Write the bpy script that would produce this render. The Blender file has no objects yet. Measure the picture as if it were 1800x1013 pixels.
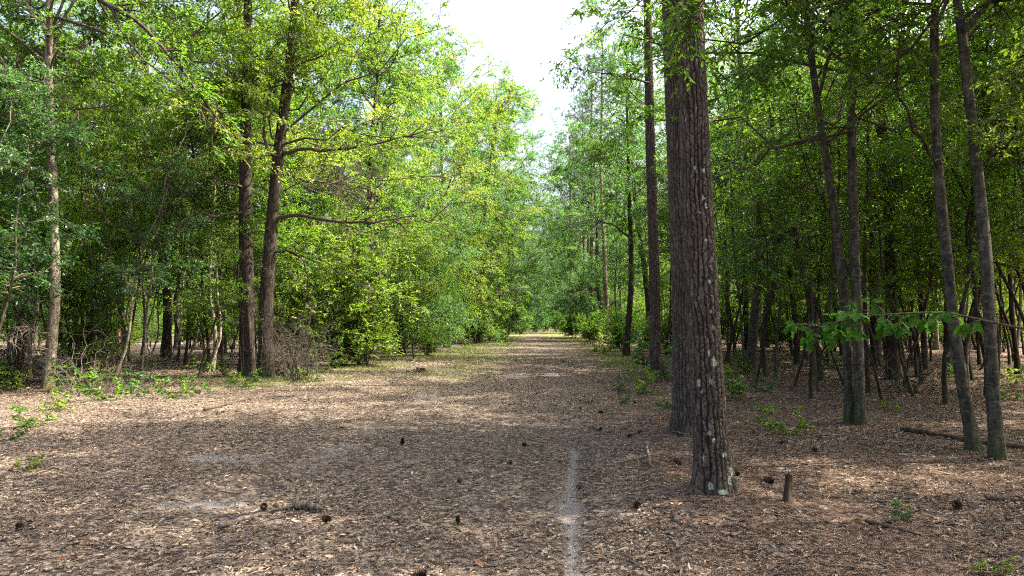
import bpy, math, random
import numpy as np
from mathutils import Vector, Matrix

PI = math.pi
scene = bpy.context.scene
COL = scene.collection
rng = np.random.default_rng(11)
random.seed(5)

# ------------------------------------------------------------------ camera model (photo pixels 1800 x 1013)
F = 1216.0
CAM_H = 1.6
PITCH = math.atan(59.5 / F)
def ray(px, py):
    cx, cy = (px - 900.0) / F, -(py - 506.5) / F
    c, s = math.cos(PITCH), math.sin(PITCH)
    return np.array([cx, c - cy * s, s + cy * c])
def G(px, py):
    """ground point seen at a pixel of the photograph"""
    d = ray(px, py)
    t = -CAM_H / d[2]
    return np.array([d[0] * t, d[1] * t, 0.0])
def at(px, py, Y):
    """point at depth Y seen at a pixel"""
    d = ray(px, py)
    t = Y / d[1]
    return np.array([d[0] * t, Y, CAM_H + d[2] * t])

# ------------------------------------------------------------------ noise
_nr = np.random.default_rng(3)
_K = [(_nr.normal(size=2), _nr.uniform(0, 2 * PI)) for _ in range(14)]
def wob(x, y, scale):
    v = 0
    for (k, p) in _K:
        v = v + np.sin((k[0] * x + k[1] * y) / scale * 2.2 + p)
    return v / 4.0
def hash2(a, b, s=0):
    h = np.sin(a * 127.1 + b * 311.7 + s * 74.7) * 43758.5453
    return h - np.floor(h)
def vnoise(x, y, s=0):
    xi, yi = np.floor(x), np.floor(y)
    fx, fy = x - xi, y - yi
    fx = fx * fx * (3 - 2 * fx); fy = fy * fy * (3 - 2 * fy)
    a = hash2(xi, yi, s); b = hash2(xi + 1, yi, s); c = hash2(xi, yi + 1, s); d = hash2(xi + 1, yi + 1, s)
    return (a * (1 - fx) + b * fx) * (1 - fy) + (c * (1 - fx) + d * fx) * fy
def fbm(x, y, s=0):
    return 0.55 * vnoise(x, y, s) + 0.28 * vnoise(x * 2.1, y * 2.1, s + 1) + 0.17 * vnoise(x * 4.3, y * 4.3, s + 2)
def sstep(a, b, x):
    t = np.clip((x - a) / (b - a), 0, 1)
    return t * t * (3 - 2 * t)

# ------------------------------------------------------------------ mesh builder
class MB:
    def __init__(self):
        self.v = []; self.f = []; self.m = []; self.s = []; self.t = []; self.n = 0; self.extra = {}
    def add(self, V, Fc, mat=0, smooth=False, tone=None):
        V = np.asarray(V, np.float32).reshape(-1, 3); Fc = np.asarray(Fc, np.int32).reshape(-1, 4)
        self.v.append(V); self.f.append(Fc + self.n); self.n += len(V)
        self.m.append(np.full(len(Fc), mat, np.int32)); self.s.append(np.full(len(Fc), smooth, bool))
        if tone is None: tone = np.full(len(V), 0.5)
        self.t.append(np.broadcast_to(np.asarray(tone, np.float32), (len(V),)))
    def build(self, name, mats, parent=None, loc=None):
        me = bpy.data.meshes.new(name)
        V = np.concatenate(self.v); Fc = np.concatenate(self.f)
        me.vertices.add(len(V)); me.vertices.foreach_set('co', V.ravel())
        me.loops.add(len(Fc) * 4); me.loops.foreach_set('vertex_index', Fc.ravel())
        me.polygons.add(len(Fc))
        me.polygons.foreach_set('loop_start', np.arange(0, len(Fc) * 4, 4, dtype=np.int32))
        me.polygons.foreach_set('material_index', np.concatenate(self.m))
        me.polygons.foreach_set('use_smooth', np.concatenate(self.s))
        a = me.attributes.new('tone', 'FLOAT', 'POINT'); a.data.foreach_set('value', np.concatenate(self.t).astype(np.float32))
        for k, arr in self.extra.items():
            b = me.attributes.new(k, 'FLOAT', 'POINT'); b.data.foreach_set('value', np.asarray(arr, np.float32))
        me.update(calc_edges=True); me.validate()
        for mt in (mats if isinstance(mats, (list, tuple)) else [mats]): me.materials.append(mt)
        o = bpy.data.objects.new(name, me); COL.objects.link(o)
        if parent is not None: o.parent = parent
        if loc is not None: o.location = loc
        return o

def tubes(mb, P, R, sides, mat=0, tone=None):
    """P (n,k,3) centre lines, R (n,k) radii"""
    P = np.asarray(P, float); R = np.asarray(R, float)
    n, k, _ = P.shape
    if n == 0: return
    T = np.gradient(P, axis=1); T /= np.linalg.norm(T, axis=2, keepdims=True) + 1e-9
    md = P[:, -1] - P[:, 0]; md /= np.linalg.norm(md, axis=1, keepdims=True) + 1e-9
    ref = np.where((np.abs(md[:, 2:3]) > 0.75), np.array([[1.0, 0.05, 0.0]]), np.array([[0.0, 0.03, 1.0]]))[:, None, :]
    U = np.cross(T, np.broadcast_to(ref, T.shape)); U /= np.linalg.norm(U, axis=2, keepdims=True) + 1e-9
    W = np.cross(T, U)
    a = np.arange(sides) * 2 * PI / sides
    V = P[:, :, None, :] + R[:, :, None, None] * (np.cos(a)[None, None, :, None] * U[:, :, None, :] + np.sin(a)[None, None, :, None] * W[:, :, None, :])
    base = (np.arange(n) * k * sides)[:, None, None]
    j = np.arange(k - 1)[None, :, None] * sides; s = np.arange(sides)[None, None, :]; s2 = (s + 1) % sides
    Fc = np.stack([base + j + s, base + j + s2, base + j + sides + s2, base + j + sides + s], -1).reshape(-1, 4)
    if tone is None: tone = np.random.default_rng(n).uniform(0.2, 0.8, n)
    mb.add(V.reshape(-1, 3), Fc, mat, True, np.repeat(tone, k * sides))

def norm(a): return a / (np.linalg.norm(a, axis=-1, keepdims=True) + 1e-9)

def leaves(mb, B, D, N, L, W, mat=0, tone=None, fine=False, droop=0.12):
    """B base, D direction, N normal (n,3), L length, W width (n,)"""
    n = len(B)
    if n == 0: return
    D = norm(D); S = norm(np.cross(D, N)); N = np.cross(S, D)
    L = L[:, None]; W = W[:, None]
    if tone is None: tone = np.random.default_rng(n).uniform(0, 1, n)
    dz = np.array([[0, 0, -1.0]]) * L * droop
    if not fine:
        V = np.stack([B, B + D * L * .48 + S * W * .5 + N * W * .12, B + D * L + dz, B + D * L * .48 - S * W * .5 + N * W * .12], 1)
        Fc = np.arange(n * 4).reshape(n, 4); nv = 4
    else:
        V = np.stack([B, B + D * L * .33 + S * W * .45 + N * W * .15, B + D * L * .7 + S * W * .42 + N * W * .15 + dz * .5, B + D * L + dz,
                      B + D * L * .7 - S * W * .42 + N * W * .15 + dz * .5, B + D * L * .33 - S * W * .45 + N * W * .15], 1)
        o = (np.arange(n) * 6)[:, None]
        Fc = np.concatenate([o + np.array([[0, 1, 2, 3]]), o + np.array([[0, 3, 4, 5]])]); nv = 6
    mb.add(V.reshape(-1, 3), Fc, mat, False, np.repeat(tone, nv))

def grow(P, per, t0, t1, k, ang, lfun, up, rg, flat=0.5, wobble=0.05, sig=0.2):
    n, kk, _ = P.shape
    m = n * per
    idx = np.repeat(np.arange(n), per)
    t = rg.uniform(t0, t1, m)
    f = t * (kk - 1); i = np.clip(f.astype(int), 0, kk - 2); fr = (f - i)[:, None]
    base = P[idx, i] * (1 - fr) + P[idx, i + 1] * fr
    d = norm(P[idx, i + 1] - P[idx, i])
    pl = np.linalg.norm(np.diff(P, axis=1), axis=2).sum(1)[idx]
    side = rg.normal(size=(m, 3)); side[:, 2] *= flat
    side -= d * (side * d).sum(1, keepdims=True); side = norm(side)
    a = rg.normal(ang, sig, m)[:, None]
    dr = d * np.cos(a) + side * np.sin(a)
    L = lfun(pl, t, m)[:, None, None]
    s = np.linspace(0, 1, k)[None, :, None]
    wb = np.cumsum(rg.normal(size=(m, k, 3)), axis=1) * wobble; wb -= wb[:, :1]
    C = base[:, None] + L * (dr[:, None] * s + np.array([0, 0, 1.0]) * up * s * s + wb * s)
    return C

def resample(path, n):
    path = np.asarray(path, float)
    d = np.r_[0, np.cumsum(np.linalg.norm(np.diff(path, axis=0), axis=1))]
    s = np.linspace(0, d[-1], n)
    # catmull-rom via smoothed linear interpolation
    q = np.stack([np.interp(s, d, path[:, i]) for i in range(3)], 1)
    for _ in range(max(1, n // 10)):
        q[1:-1] = 0.25 * q[:-2] + 0.5 * q[1:-1] + 0.25 * q[2:]
    return q

# ------------------------------------------------------------------ materials
def mat_base(name):
    m = bpy.data.materials.new(name); m.use_nodes = True
    nt = m.node_tree
    for n in list(nt.nodes): nt.nodes.remove(n)
    out = nt.nodes.new('ShaderNodeOutputMaterial')
    return m, nt, out
def ramp(nt, stops, interp='LINEAR'):
    r = nt.nodes.new('ShaderNodeValToRGB'); r.color_ramp.interpolation = interp
    el = r.color_ramp.elements
    while len(el) < len(stops): el.new(0.5)
    for e, (p, c) in zip(el, stops): e.position = p; e.color = (*c, 1)
    return r
def N(nt, t, **kw):
    n = nt.nodes.new(t)
    for k, v in kw.items(): setattr(n, k, v)
    return n
def math_(nt, op, a, b=None, clamp=False):
    n = nt.nodes.new('ShaderNodeMath'); n.operation = op; n.use_clamp = clamp
    for i, x in enumerate((a, b)):
        if x is None: continue
        if isinstance(x, (int, float)): n.inputs[i].default_value = x
        else: nt.links.new(x, n.inputs[i])
    return n.outputs[0]
def mixc(nt, fac, a, b, blend='MIX'):
    n = nt.nodes.new('ShaderNodeMix'); n.data_type = 'RGBA'; n.blend_type = blend
    for s, x in ((0, fac), (6, a), (7, b)):
        if isinstance(x, (int, float)): n.inputs[s].default_value = x
        elif isinstance(x, tuple): n.inputs[s].default_value = (*x, 1)
        else: nt.links.new(x, n.inputs[s])
    return n.outputs[2]

def leaf_mat(name, c0, c1, c2, trans, tfac=0.45, rough=0.45, spec=0.35):
    m, nt, out = mat_base(name)
    at_ = N(nt, 'ShaderNodeAttribute', attribute_name='tone')
    oi = N(nt, 'ShaderNodeObjectInfo')
    v = math_(nt, 'ADD', math_(nt, 'MULTIPLY', at_.outputs['Fac'], 0.7), math_(nt, 'MULTIPLY', oi.outputs['Random'], 0.3))
    r = ramp(nt, [(0.05, c0), (0.5, c1), (0.95, c2)]); nt.links.new(v, r.inputs[0])
    p = N(nt, 'ShaderNodeBsdfPrincipled')
    nt.links.new(r.outputs[0], p.inputs['Base Color'])
    p.inputs['Roughness'].default_value = rough; p.inputs['Specular IOR Level'].default_value = spec
    t = N(nt, 'ShaderNodeBsdfTranslucent')
    tc = mixc(nt, 1.0, r.outputs[0], trans, 'MULTIPLY')
    nt.links.new(tc, t.inputs['Color'])
    mx = N(nt, 'ShaderNodeMixShader'); mx.inputs[0].default_value = tfac
    nt.links.new(p.outputs[0], mx.inputs[1]); nt.links.new(t.outputs[0], mx.inputs[2])
    nt.links.new(mx.outputs[0], out.inputs['Surface'])
    return m

def bark_mat(name, dark, mid, light, scale=1.0, moss=None, patch=None, band=0.0):
    m, nt, out = mat_base(name)
    tc = N(nt, 'ShaderNodeTexCoord')
    mp = N(nt, 'ShaderNodeMapping'); mp.inputs['Scale'].default_value = (22 * scale, 22 * scale, 5 * scale)
    nt.links.new(tc.outputs['Object'], mp.inputs[0])
    n1 = N(nt, 'ShaderNodeTexNoise'); n1.inputs['Scale'].default_value = 1.0; n1.inputs['Detail'].default_value = 6; n1.inputs['Roughness'].default_value = 0.65
    nt.links.new(mp.outputs[0], n1.inputs['Vector'])
    r = ramp(nt, [(0.32, dark), (0.5, mid), (0.72, light)]); nt.links.new(n1.outputs[0], r.inputs[0])
    c = r.outputs[0]
    if patch is not None:
        n2 = N(nt, 'ShaderNodeTexNoise'); n2.inputs['Scale'].default_value = 7 * scale; n2.inputs['Detail'].default_value = 3
        nt.links.new(tc.outputs['Object'], n2.inputs['Vector'])
        mp2 = N(nt, 'ShaderNodeMapping'); mp2.inputs['Scale'].default_value = (1, 1, 2.2); nt.links.new(tc.outputs['Object'], mp2.inputs[0]); nt.links.new(mp2.outputs[0], n2.inputs['Vector'])
        n2.inputs['Scale'].default_value = 11 * scale; n2.inputs['Detail'].default_value = 6; n2.inputs['Roughness'].default_value = .7
        rr = ramp(nt, [(0.51, (0, 0, 0)), (0.63, (1, 1, 1))]); nt.links.new(n2.outputs[0], rr.inputs[0])
        c = mixc(nt, math_(nt, 'MULTIPLY', rr.outputs[0], 0.6), c, patch)
    if moss is not None:
        sp = N(nt, 'ShaderNodeSeparateXYZ'); nt.links.new(tc.outputs['Object'], sp.inputs[0])
        z = math_(nt, 'SUBTRACT', 1.0, math_(nt, 'MULTIPLY', sp.outputs[2], 1.1), True)
        n3 = N(nt, 'ShaderNodeTexNoise'); n3.inputs['Scale'].default_value = 6; n3.inputs['Detail'].default_value = 4
        nt.links.new(tc.outputs['Object'], n3.inputs['Vector'])
        f = math_(nt, 'MULTIPLY', math_(nt, 'SUBTRACT', math_(nt, 'MULTIPLY', z, n3.outputs[0]), .22), 2.2, True)
        c = mixc(nt, f, c, moss)
    p = N(nt, 'ShaderNodeBsdfPrincipled'); p.inputs['Roughness'].default_value = 0.9; p.inputs['Specular IOR Level'].default_value = 0.15
    nt.links.new(c, p.inputs['Base Color'])
    b = N(nt, 'ShaderNodeBump'); b.inputs['Strength'].default_value = 0.9; b.inputs['Distance'].default_value = 0.02
    nt.links.new(n1.outputs[0], b.inputs['Height']); nt.links.new(b.outputs[0], p.inputs['Normal'])
    nt.links.new(p.outputs[0], out.inputs['Surface'])
    return m

def plated_bark(name):
    m, nt, out = mat_base(name)
    pl = N(nt, 'ShaderNodeAttribute', attribute_name='plate'); ce = N(nt, 'ShaderNodeAttribute', attribute_name='tone'); li = N(nt, 'ShaderNodeAttribute', attribute_name='lichen')
    tc = N(nt, 'ShaderNodeTexCoord')
    mp = N(nt, 'ShaderNodeMapping'); mp.inputs['Scale'].default_value = (60, 60, 22); nt.links.new(tc.outputs['Object'], mp.inputs[0])
    n1 = N(nt, 'ShaderNodeTexNoise'); n1.inputs['Scale'].default_value = 1; n1.inputs['Detail'].default_value = 7; n1.inputs['Roughness'].default_value = .7
    nt.links.new(mp.outputs[0], n1.inputs['Vector'])
    v = math_(nt, 'ADD', math_(nt, 'MULTIPLY', ce.outputs['Fac'], 0.5), math_(nt, 'MULTIPLY', n1.outputs[0], 0.55))
    r = ramp(nt, [(0.25, (.036, .029, .022)), (0.5, (.070, .058, .046)), (0.8, (.138, .120, .100))]); nt.links.new(v, r.inputs[0])
    fur = ramp(nt, [(0.0, (.010, .008, .0065)), (1.0, (.042, .029, .023))]); nt.links.new(n1.outputs[0], fur.inputs[0])
    c = mixc(nt, pl.outputs['Fac'], fur.outputs[0], r.outputs[0])
    n2 = N(nt, 'ShaderNodeTexNoise'); n2.inputs['Scale'].default_value = 45; n2.inputs['Detail'].default_value = 4; nt.links.new(tc.outputs['Object'], n2.inputs['Vector'])
    lf = math_(nt, 'MULTIPLY', math_(nt, 'SUBTRACT', math_(nt, 'ADD', li.outputs['Fac'], math_(nt, 'MULTIPLY', n2.outputs[0], 1.0)), 0.95), 5, True)
    c = mixc(nt, math_(nt, 'MULTIPLY', lf, .85), c, (.33, .40, .29))
    p = N(nt, 'ShaderNodeBsdfPrincipled'); p.inputs['Roughness'].default_value = .9; p.inputs['Specular IOR Level'].default_value = .15
    nt.links.new(c, p.inputs['Base Color'])
    b = N(nt, 'ShaderNodeBump'); b.inputs['Strength'].default_value = .8; b.inputs['Distance'].default_value = .012
    nt.links.new(n1.outputs[0], b.inputs['Height']); nt.links.new(b.outputs[0], p.inputs['Normal'])
    nt.links.new(p.outputs[0], out.inputs['Surface'])
    return m

def tone_mat(name, stops, rough=.85, spec=.15, interp='LINEAR', trans=0.0):
    m, nt, out = mat_base(name)
    a = N(nt, 'ShaderNodeAttribute', attribute_name='tone')
    r = ramp(nt, stops, interp); nt.links.new(a.outputs['Fac'], r.inputs[0])
    p = N(nt, 'ShaderNodeBsdfPrincipled'); p.inputs['Roughness'].default_value = rough; p.inputs['Specular IOR Level'].default_value = spec
    tc = N(nt, 'ShaderNodeTexCoord'); n1 = N(nt, 'ShaderNodeTexNoise'); n1.inputs['Scale'].default_value = 40; n1.inputs['Detail'].default_value = 4
    nt.links.new(tc.outputs['Object'], n1.inputs['Vector'])
    c = mixc(nt, 0.35, r.outputs[0], mixc(nt, n1.outputs[0], (.3, .3, .3), (1.6, 1.6, 1.6)), 'MULTIPLY')
    nt.links.new(c, p.inputs['Base Color'])
    if trans:
        t = N(nt, 'ShaderNodeBsdfTranslucent'); nt.links.new(c, t.inputs['Color'])
        mx = N(nt, 'ShaderNodeMixShader'); mx.inputs[0].default_value = trans
        nt.links.new(p.outputs[0], mx.inputs[1]); nt.links.new(t.outputs[0], mx.inputs[2]); nt.links.new(mx.outputs[0], out.inputs['Surface'])
    else:
        nt.links.new(p.outputs[0], out.inputs['Surface'])
    return m

M = {}
M['leaf_mid'] = leaf_mat('oak_leaf', (.026, .062, .012), (.058, .115, .020), (.112, .165, .032), (2.1, 2.3, .8), .6)
M['leaf_yel'] = leaf_mat('sunlit_tint_oak_leaf', (.046, .085, .014), (.095, .145, .025), (.17, .20, .042), (1.9, 2.1, .8), .52)  # yellow-green variety of the oak leaf, with sunlit brightness put into its colour
M['lobed'] = leaf_mat('lobed_oak_leaf', (.018, .062, .010), (.034, .098, .014), (.06, .14, .02), (2.2, 2.4, .8), .55, .75, .08)
M['leaf_dark'] = leaf_mat('evergreen_leaf', (.014, .044, .015), (.03, .075, .026), (.06, .115, .036), (1.7, 2.1, .9), .4, .42, .35)
M['leaf_blue'] = leaf_mat('hazy_shade_tint_leaf', (.026, .066, .024), (.052, .115, .040), (.09, .155, .055), (1.8, 2.1, .95), .5)  # bluish green variety, with distance haze and shade put into its colour
M['needle'] = leaf_mat('pine_needle', (.02, .05, .018), (.038, .08, .03), (.07, .12, .045), (1.3, 1.5, .8), .25)
M['bark_oak'] = bark_mat('oak_bark', (.013, .011, .008), (.040, .036, .028), (.098, .089, .071), 1.0, (.05, .062, .016), (.135, .14, .108))
M['bark_dark'] = bark_mat('dark_bark', (.010, .008, .006), (.032, .025, .019), (.085, .070, .056), .9, (.04, .055, .018))
M['bark_pale'] = bark_mat('pale_bark', (.05, .04, .03), (.145, .12, .092), (.30, .262, .215), 1.0, (.13, .13, .035), (.34, .33, .28))
M['bark_red'] = bark_mat('reddish_bark', (.06, .03, .016), (.16, .085, .05), (.28, .17, .11), 1.0)
M['bark_pine'] = bark_mat('pine_bark', (.035, .022, .017), (.11, .08, .062), (.20, .155, .125), .8)
M['plated'] = plated_bark('plated_pine_bark')
M['twig'] = bark_mat('twig_bark', (.03, .024, .018), (.07, .056, .042), (.13, .105, .08), 1.5)
M['dead'] = bark_mat('dead_wood', (.045, .036, .028), (.12, .10, .08), (.25, .22, .185), 1.5)
M['dead_twig'] = bark_mat('dry_twig', (.03, .024, .019), (.075, .062, .050), (.15, .13, .107), 1.5)
M['rotten'] = bark_mat('rotten_wood', (.02, .014, .01), (.06, .044, .032), (.13, .10, .076), 1.2)
M['litter'] = tone_mat('dead_leaf', [(0, (.028, .020, .014)), (.25, (.066, .048, .034)), (.55, (.138, .104, .075)), (.8, (.25, .20, .153)), (.93, (.385, .328, .268)), (.95, (.26, .13, .065)), (1, (.20, .085, .04))], .7, .25)
M['straw'] = tone_mat('pine_straw', [(0, (.05, .029, .020)), (.5, (.14, .084, .055)), (1, (.27, .18, .125))], .8, .2)
M['cone'] = tone_mat('cone_scale', [(0, (.022, .014, .01)), (.6, (.10, .065, .044)), (1, (.24, .17, .12))], .8, .2)
M['grass'] = tone_mat('grass_blade', [(0, (.06, .10, .02)), (.6, (.11, .15, .035)), (1, (.26, .24, .10))], .6, .25, 'LINEAR', .35)

# ------------------------------------------------------------------ object helpers
def tag(o, label=None, cat=None, group=None, kind=None):
    if label: o['label'] = label
    if cat: o['category'] = cat
    if group: o['group'] = group
    if kind: o['kind'] = kind
    return o
def thing(name, loc, label, cat, group=None, rz=0.0):
    o = bpy.data.objects.new(name, None); COL.objects.link(o)
    o.empty_display_size = 0.3
    o.location = loc; o.rotation_euler = (0, 0, rz)
    return tag(o, label, cat, group)
KIDS = {}
def swap_slot(s, mats):
    new = mats.get(s.material.name) if s.material else None
    if new: s.link = 'OBJECT'; s.material = new
def reg(root, ch): KIDS.setdefault(root.name, []).append(ch); return ch
def dup(root, loc, rz, sc, label, group, mats=None):
    r = root.copy(); COL.objects.link(r); r.location = loc; r.rotation_euler = (random.gauss(0, .02), random.gauss(0, .02), rz); r.scale = (sc, sc, sc * random.uniform(.93, 1.08))
    tag(r, label, None, group)
    for ch in KIDS[root.name]:
        c = ch.copy(); COL.objects.link(c); c.parent = r
        if mats:
            for i, s in enumerate(c.material_slots):
                swap_slot(s, mats)
    return r

# ------------------------------------------------------------------ ground
RUT = np.array([G(1000, 1060)[:2], G(1004, 900)[:2], G(1008, 775)[:2], G(985, 700)[:2], G(965, 640)[:2], G(958, 600)[:2]])
LRUT = np.array([G(330, 940)[:2], G(560, 800)[:2], G(740, 700)[:2], G(830, 650)[:2], G(900, 610)[:2]])
def line_d(x, L):
    return np.interp(x, L[:, 1], L[:, 0])
def path_c(y): return np.interp(y, [0, 5, 10, 20, 40, 70, 100, 140, 200], [-1.0, -1.0, -1.0, -0.9, -0.1, 1.6, 3.8, 6.8, 11])
def left_edge(y): return np.interp(y, [0, 6, 10, 14, 20, 30, 40, 60, 80, 110, 150], [-13, -12, -11, -9.5, -7.6, -6.0, -4.6, -2.6, -.6, 2.4, 5.5])
def right_edge(y): return np.interp(y, [0, 6, 10, 20, 35, 60, 80, 110, 150], [2.6, 2.5, 2.8, 4.0, 5.2, 5.8, 6.0, 6.4, 8.6])
def gh(x, y):
    near = np.exp(-((x / 40) ** 2 + (y / 60) ** 2))
    h = 0.05 * wob(x, y, 9.0) * near + 0.018 * wob(x + 31, y - 7, 2.3) * near + 0.006 * wob(x, y, .55) * near
    h = h - 0.05 * np.exp(-((x - line_d(y, RUT)) / .16) ** 2) * sstep(16, 6, y) - 0.03 * np.exp(-((x - line_d(y, LRUT)) / .25) ** 2) * near
    h = h + 0.0035 * np.maximum(x - 3, 0) * 2 * near
    h = h + 0.16 * np.exp(-((x - 1.95) ** 2 + (y - 6.5) ** 2) / .5) * .5
    return h - 0.02
def sand_mask(x, y):
    n = fbm(x * 1.6, y * 1.6, 4); n2 = fbm(x * 5, y * 5, 9)
    dx = x - line_d(y, RUT) - .05 * (fbm(y * 2.3, y * 0 + 3, 41) - .5) - .03 * (fbm(x * 12, y * 12, 43) - .5)
    br = fbm(x * 7, y * 3.5, 45)
    fade = sstep(10.2, 9.0, y)
    s = fade * (.42 * np.exp(-(dx / .10) ** 2) * (.2 + 1.5 * br) + .8 * np.exp(-(dx / .026) ** 2) * (.35 + 1.5 * br))
    s = s + .25 * np.exp(-((x - line_d(y, RUT)) / .22) ** 2) * (1 - fade) * sstep(.3, .6, n)
    s = s + .4 * np.exp(-((x - line_d(y, LRUT)) / .3) ** 2) * sstep(.40, .62, n) * sstep(5, 9, y)
    for (px, py, rx, ry, a) in ((910, 658, .55, .9, 1.3), (760, 690, .5, 1.3, .7), (775, 655, .6, .6, .9), (975, 655, .4, .5, .8), (355, 872, .5, .25, .8), (270, 850, .5, .3, .6), (400, 800, .6, .4, .8), (940, 615, .7, 2.2, .9), (990, 865, .18, .6, .7), (930, 600, 1.3, 6, .7), (690, 740, .8, .4, .4)):
        g = G(px, py)
        s = s + a * np.exp(-((x - g[0]) / rx) ** 2 - ((y - g[1]) / ry) ** 2) * (1.5 * n2 + 1.0 * n - .45) * (1.0 if px > 880 else .75)
    return np.clip(s, 0, 1)
def straw_mask(x, y):
    n = fbm(x * .8, y * .8, 14)
    return np.clip(sstep(.2, 1.6, x - np.interp(y, [4, 8, 20, 40], [.4, .5, 1.6, 3.2])) * (.45 + .9 * n), 0, 1)
def grass_mask(x, y):
    n = fbm(x * .7, y * .7, 24)
    le, re = left_edge(y), right_edge(y)
    s = np.exp(-((x - (le + 1.4)) / 1.5) ** 2) * sstep(12, 22, y) * sstep(.3, .58, n) * 1.1
    s = s + np.exp(-((x - (re - .2)) / .9) ** 2) * sstep(20, 28, y) * sstep(.35, .6, n)
    s = s + .8 * np.exp(-((x - path_c(y) + 1.2) / 1.1) ** 2) * sstep(15, 24, y) * sstep(.36, .58, n)
    s = s + sstep(55, 85, y) * sstep(.9, 1.8, np.abs(x - path_c(y))) * .9
    return np.clip(s, 0, 1)

def axis(near_lo, near_hi, step, lo, hi, g=1.09):
    a = list(np.arange(near_lo, near_hi, step)); s = step
    while a[-1] < hi: s *= g; a.append(a[-1] + s)
    s = step
    while a[0] > lo: s *= g; a.insert(0, a[0] - s)
    return np.array(a)
def make_ground():
    xs = axis(-.6, 1.6, .028, -900, 900, 1.035); ys = axis(3.2, 11, .05, -900, 1500, 1.045)
    X, Y = np.meshgrid(xs, ys)
    Z = gh(X, Y)
    mb = MB()
    ny, nx = X.shape
    i = np.arange(ny - 1)[:, None] * nx + np.arange(nx - 1)[None, :]
    Fc = np.stack([i, i + 1, i + nx + 1, i + nx], -1).reshape(-1, 4)
    mb.add(np.stack([X, Y, Z], -1), Fc, 0, True)
    mb.extra['sand'] = sand_mask(X, Y).ravel(); mb.extra['straw'] = straw_mask(X, Y).ravel(); mb.extra['green'] = grass_mask(X, Y).ravel()
    m, nt, out = mat_base('forest_floor')
    A = {k: N(nt, 'ShaderNodeAttribute', attribute_name=k).outputs['Fac'] for k in ('sand', 'straw', 'green')}
    tc = N(nt, 'ShaderNodeTexCoord'); oc = tc.outputs['Object']
    vo = N(nt, 'ShaderNodeTexVoronoi'); vo.inputs['Scale'].default_value = 24; vo.inputs['Randomness'].default_value = 1; nt.links.new(oc, vo.inputs['Vector'])
    sx = N(nt, 'ShaderNodeSeparateColor'); nt.links.new(vo.outputs['Color'], sx.inputs[0])
    n1 = N(nt, 'ShaderNodeTexNoise'); n1.inputs['Scale'].default_value = 3.0; n1.inputs['Detail'].default_value = 8; n1.inputs['Roughness'].default_value = .7; nt.links.new(oc, n1.inputs['Vector'])
    n2 = N(nt, 'ShaderNodeTexNoise'); n2.inputs['Scale'].default_value = 60; n2.inputs['Detail'].default_value = 5; nt.links.new(oc, n2.inputs['Vector'])
    v = math_(nt, 'ADD', math_(nt, 'MULTIPLY', sx.outputs[0], .65), math_(nt, 'MULTIPLY', n1.outputs[0], .35))
    lit = ramp(nt, [(.1, (.026, .020, .015)), (.4, (.070, .054, .042)), (.65, (.13, .104, .082)), (.9, (.245, .205, .168))]); nt.links.new(v, lit.inputs[0])
    st = ramp(nt, [(.2, (.034, .023, .017)), (.5, (.085, .058, .042)), (.85, (.19, .135, .10))]); nt.links.new(v, st.inputs[0])
    sa = ramp(nt, [(.3, (.10, .091, .083)), (.7, (.205, .192, .177))]); nt.links.new(n2.outputs[0], sa.inputs[0])
    gr = ramp(nt, [(.3, (.055, .085, .022)), (.7, (.16, .18, .06))]); nt.links.new(n1.outputs[0], gr.inputs[0])
    c = mixc(nt, A['straw'], lit.outputs[0], st.outputs[0])
    c = mixc(nt, math_(nt, 'MULTIPLY', A['green'], .75), c, gr.outputs[0])
    sfac = math_(nt, 'MULTIPLY', math_(nt, 'SUBTRACT', math_(nt, 'ADD', A['sand'], math_(nt, 'MULTIPLY', n2.outputs[0], .5)), .45), 2.2, True)
    c = mixc(nt, sfac, c, sa.outputs[0])
    p = N(nt, 'ShaderNodeBsdfPrincipled'); p.inputs['Roughness'].default_value = .95; p.inputs['Specular IOR Level'].default_value = .1
    nt.links.new(c, p.inputs['Base Color'])
    b = N(nt, 'ShaderNodeBump'); b.inputs['Strength'].default_value = .7; b.inputs['Distance'].default_value = .03
    nt.links.new(math_(nt, 'ADD', v, n2.outputs[0]), b.inputs['Height']); nt.links.new(b.outputs[0], p.inputs['Normal'])
    nt.links.new(p.outputs[0], out.inputs['Surface'])
    o = mb.build('ground', m); tag(o, kind='structure')
make_ground()

def frustum_pts(n, d0, d1, rg, power=1.0, margin=1.08):
    u = rg.uniform(0, 1, n)
    d = (d0 ** power + u * (d1 ** power - d0 ** power)) ** (1 / power)
    x = rg.uniform(-1, 1, n) * d * .745 * margin
    return x, d

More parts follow.
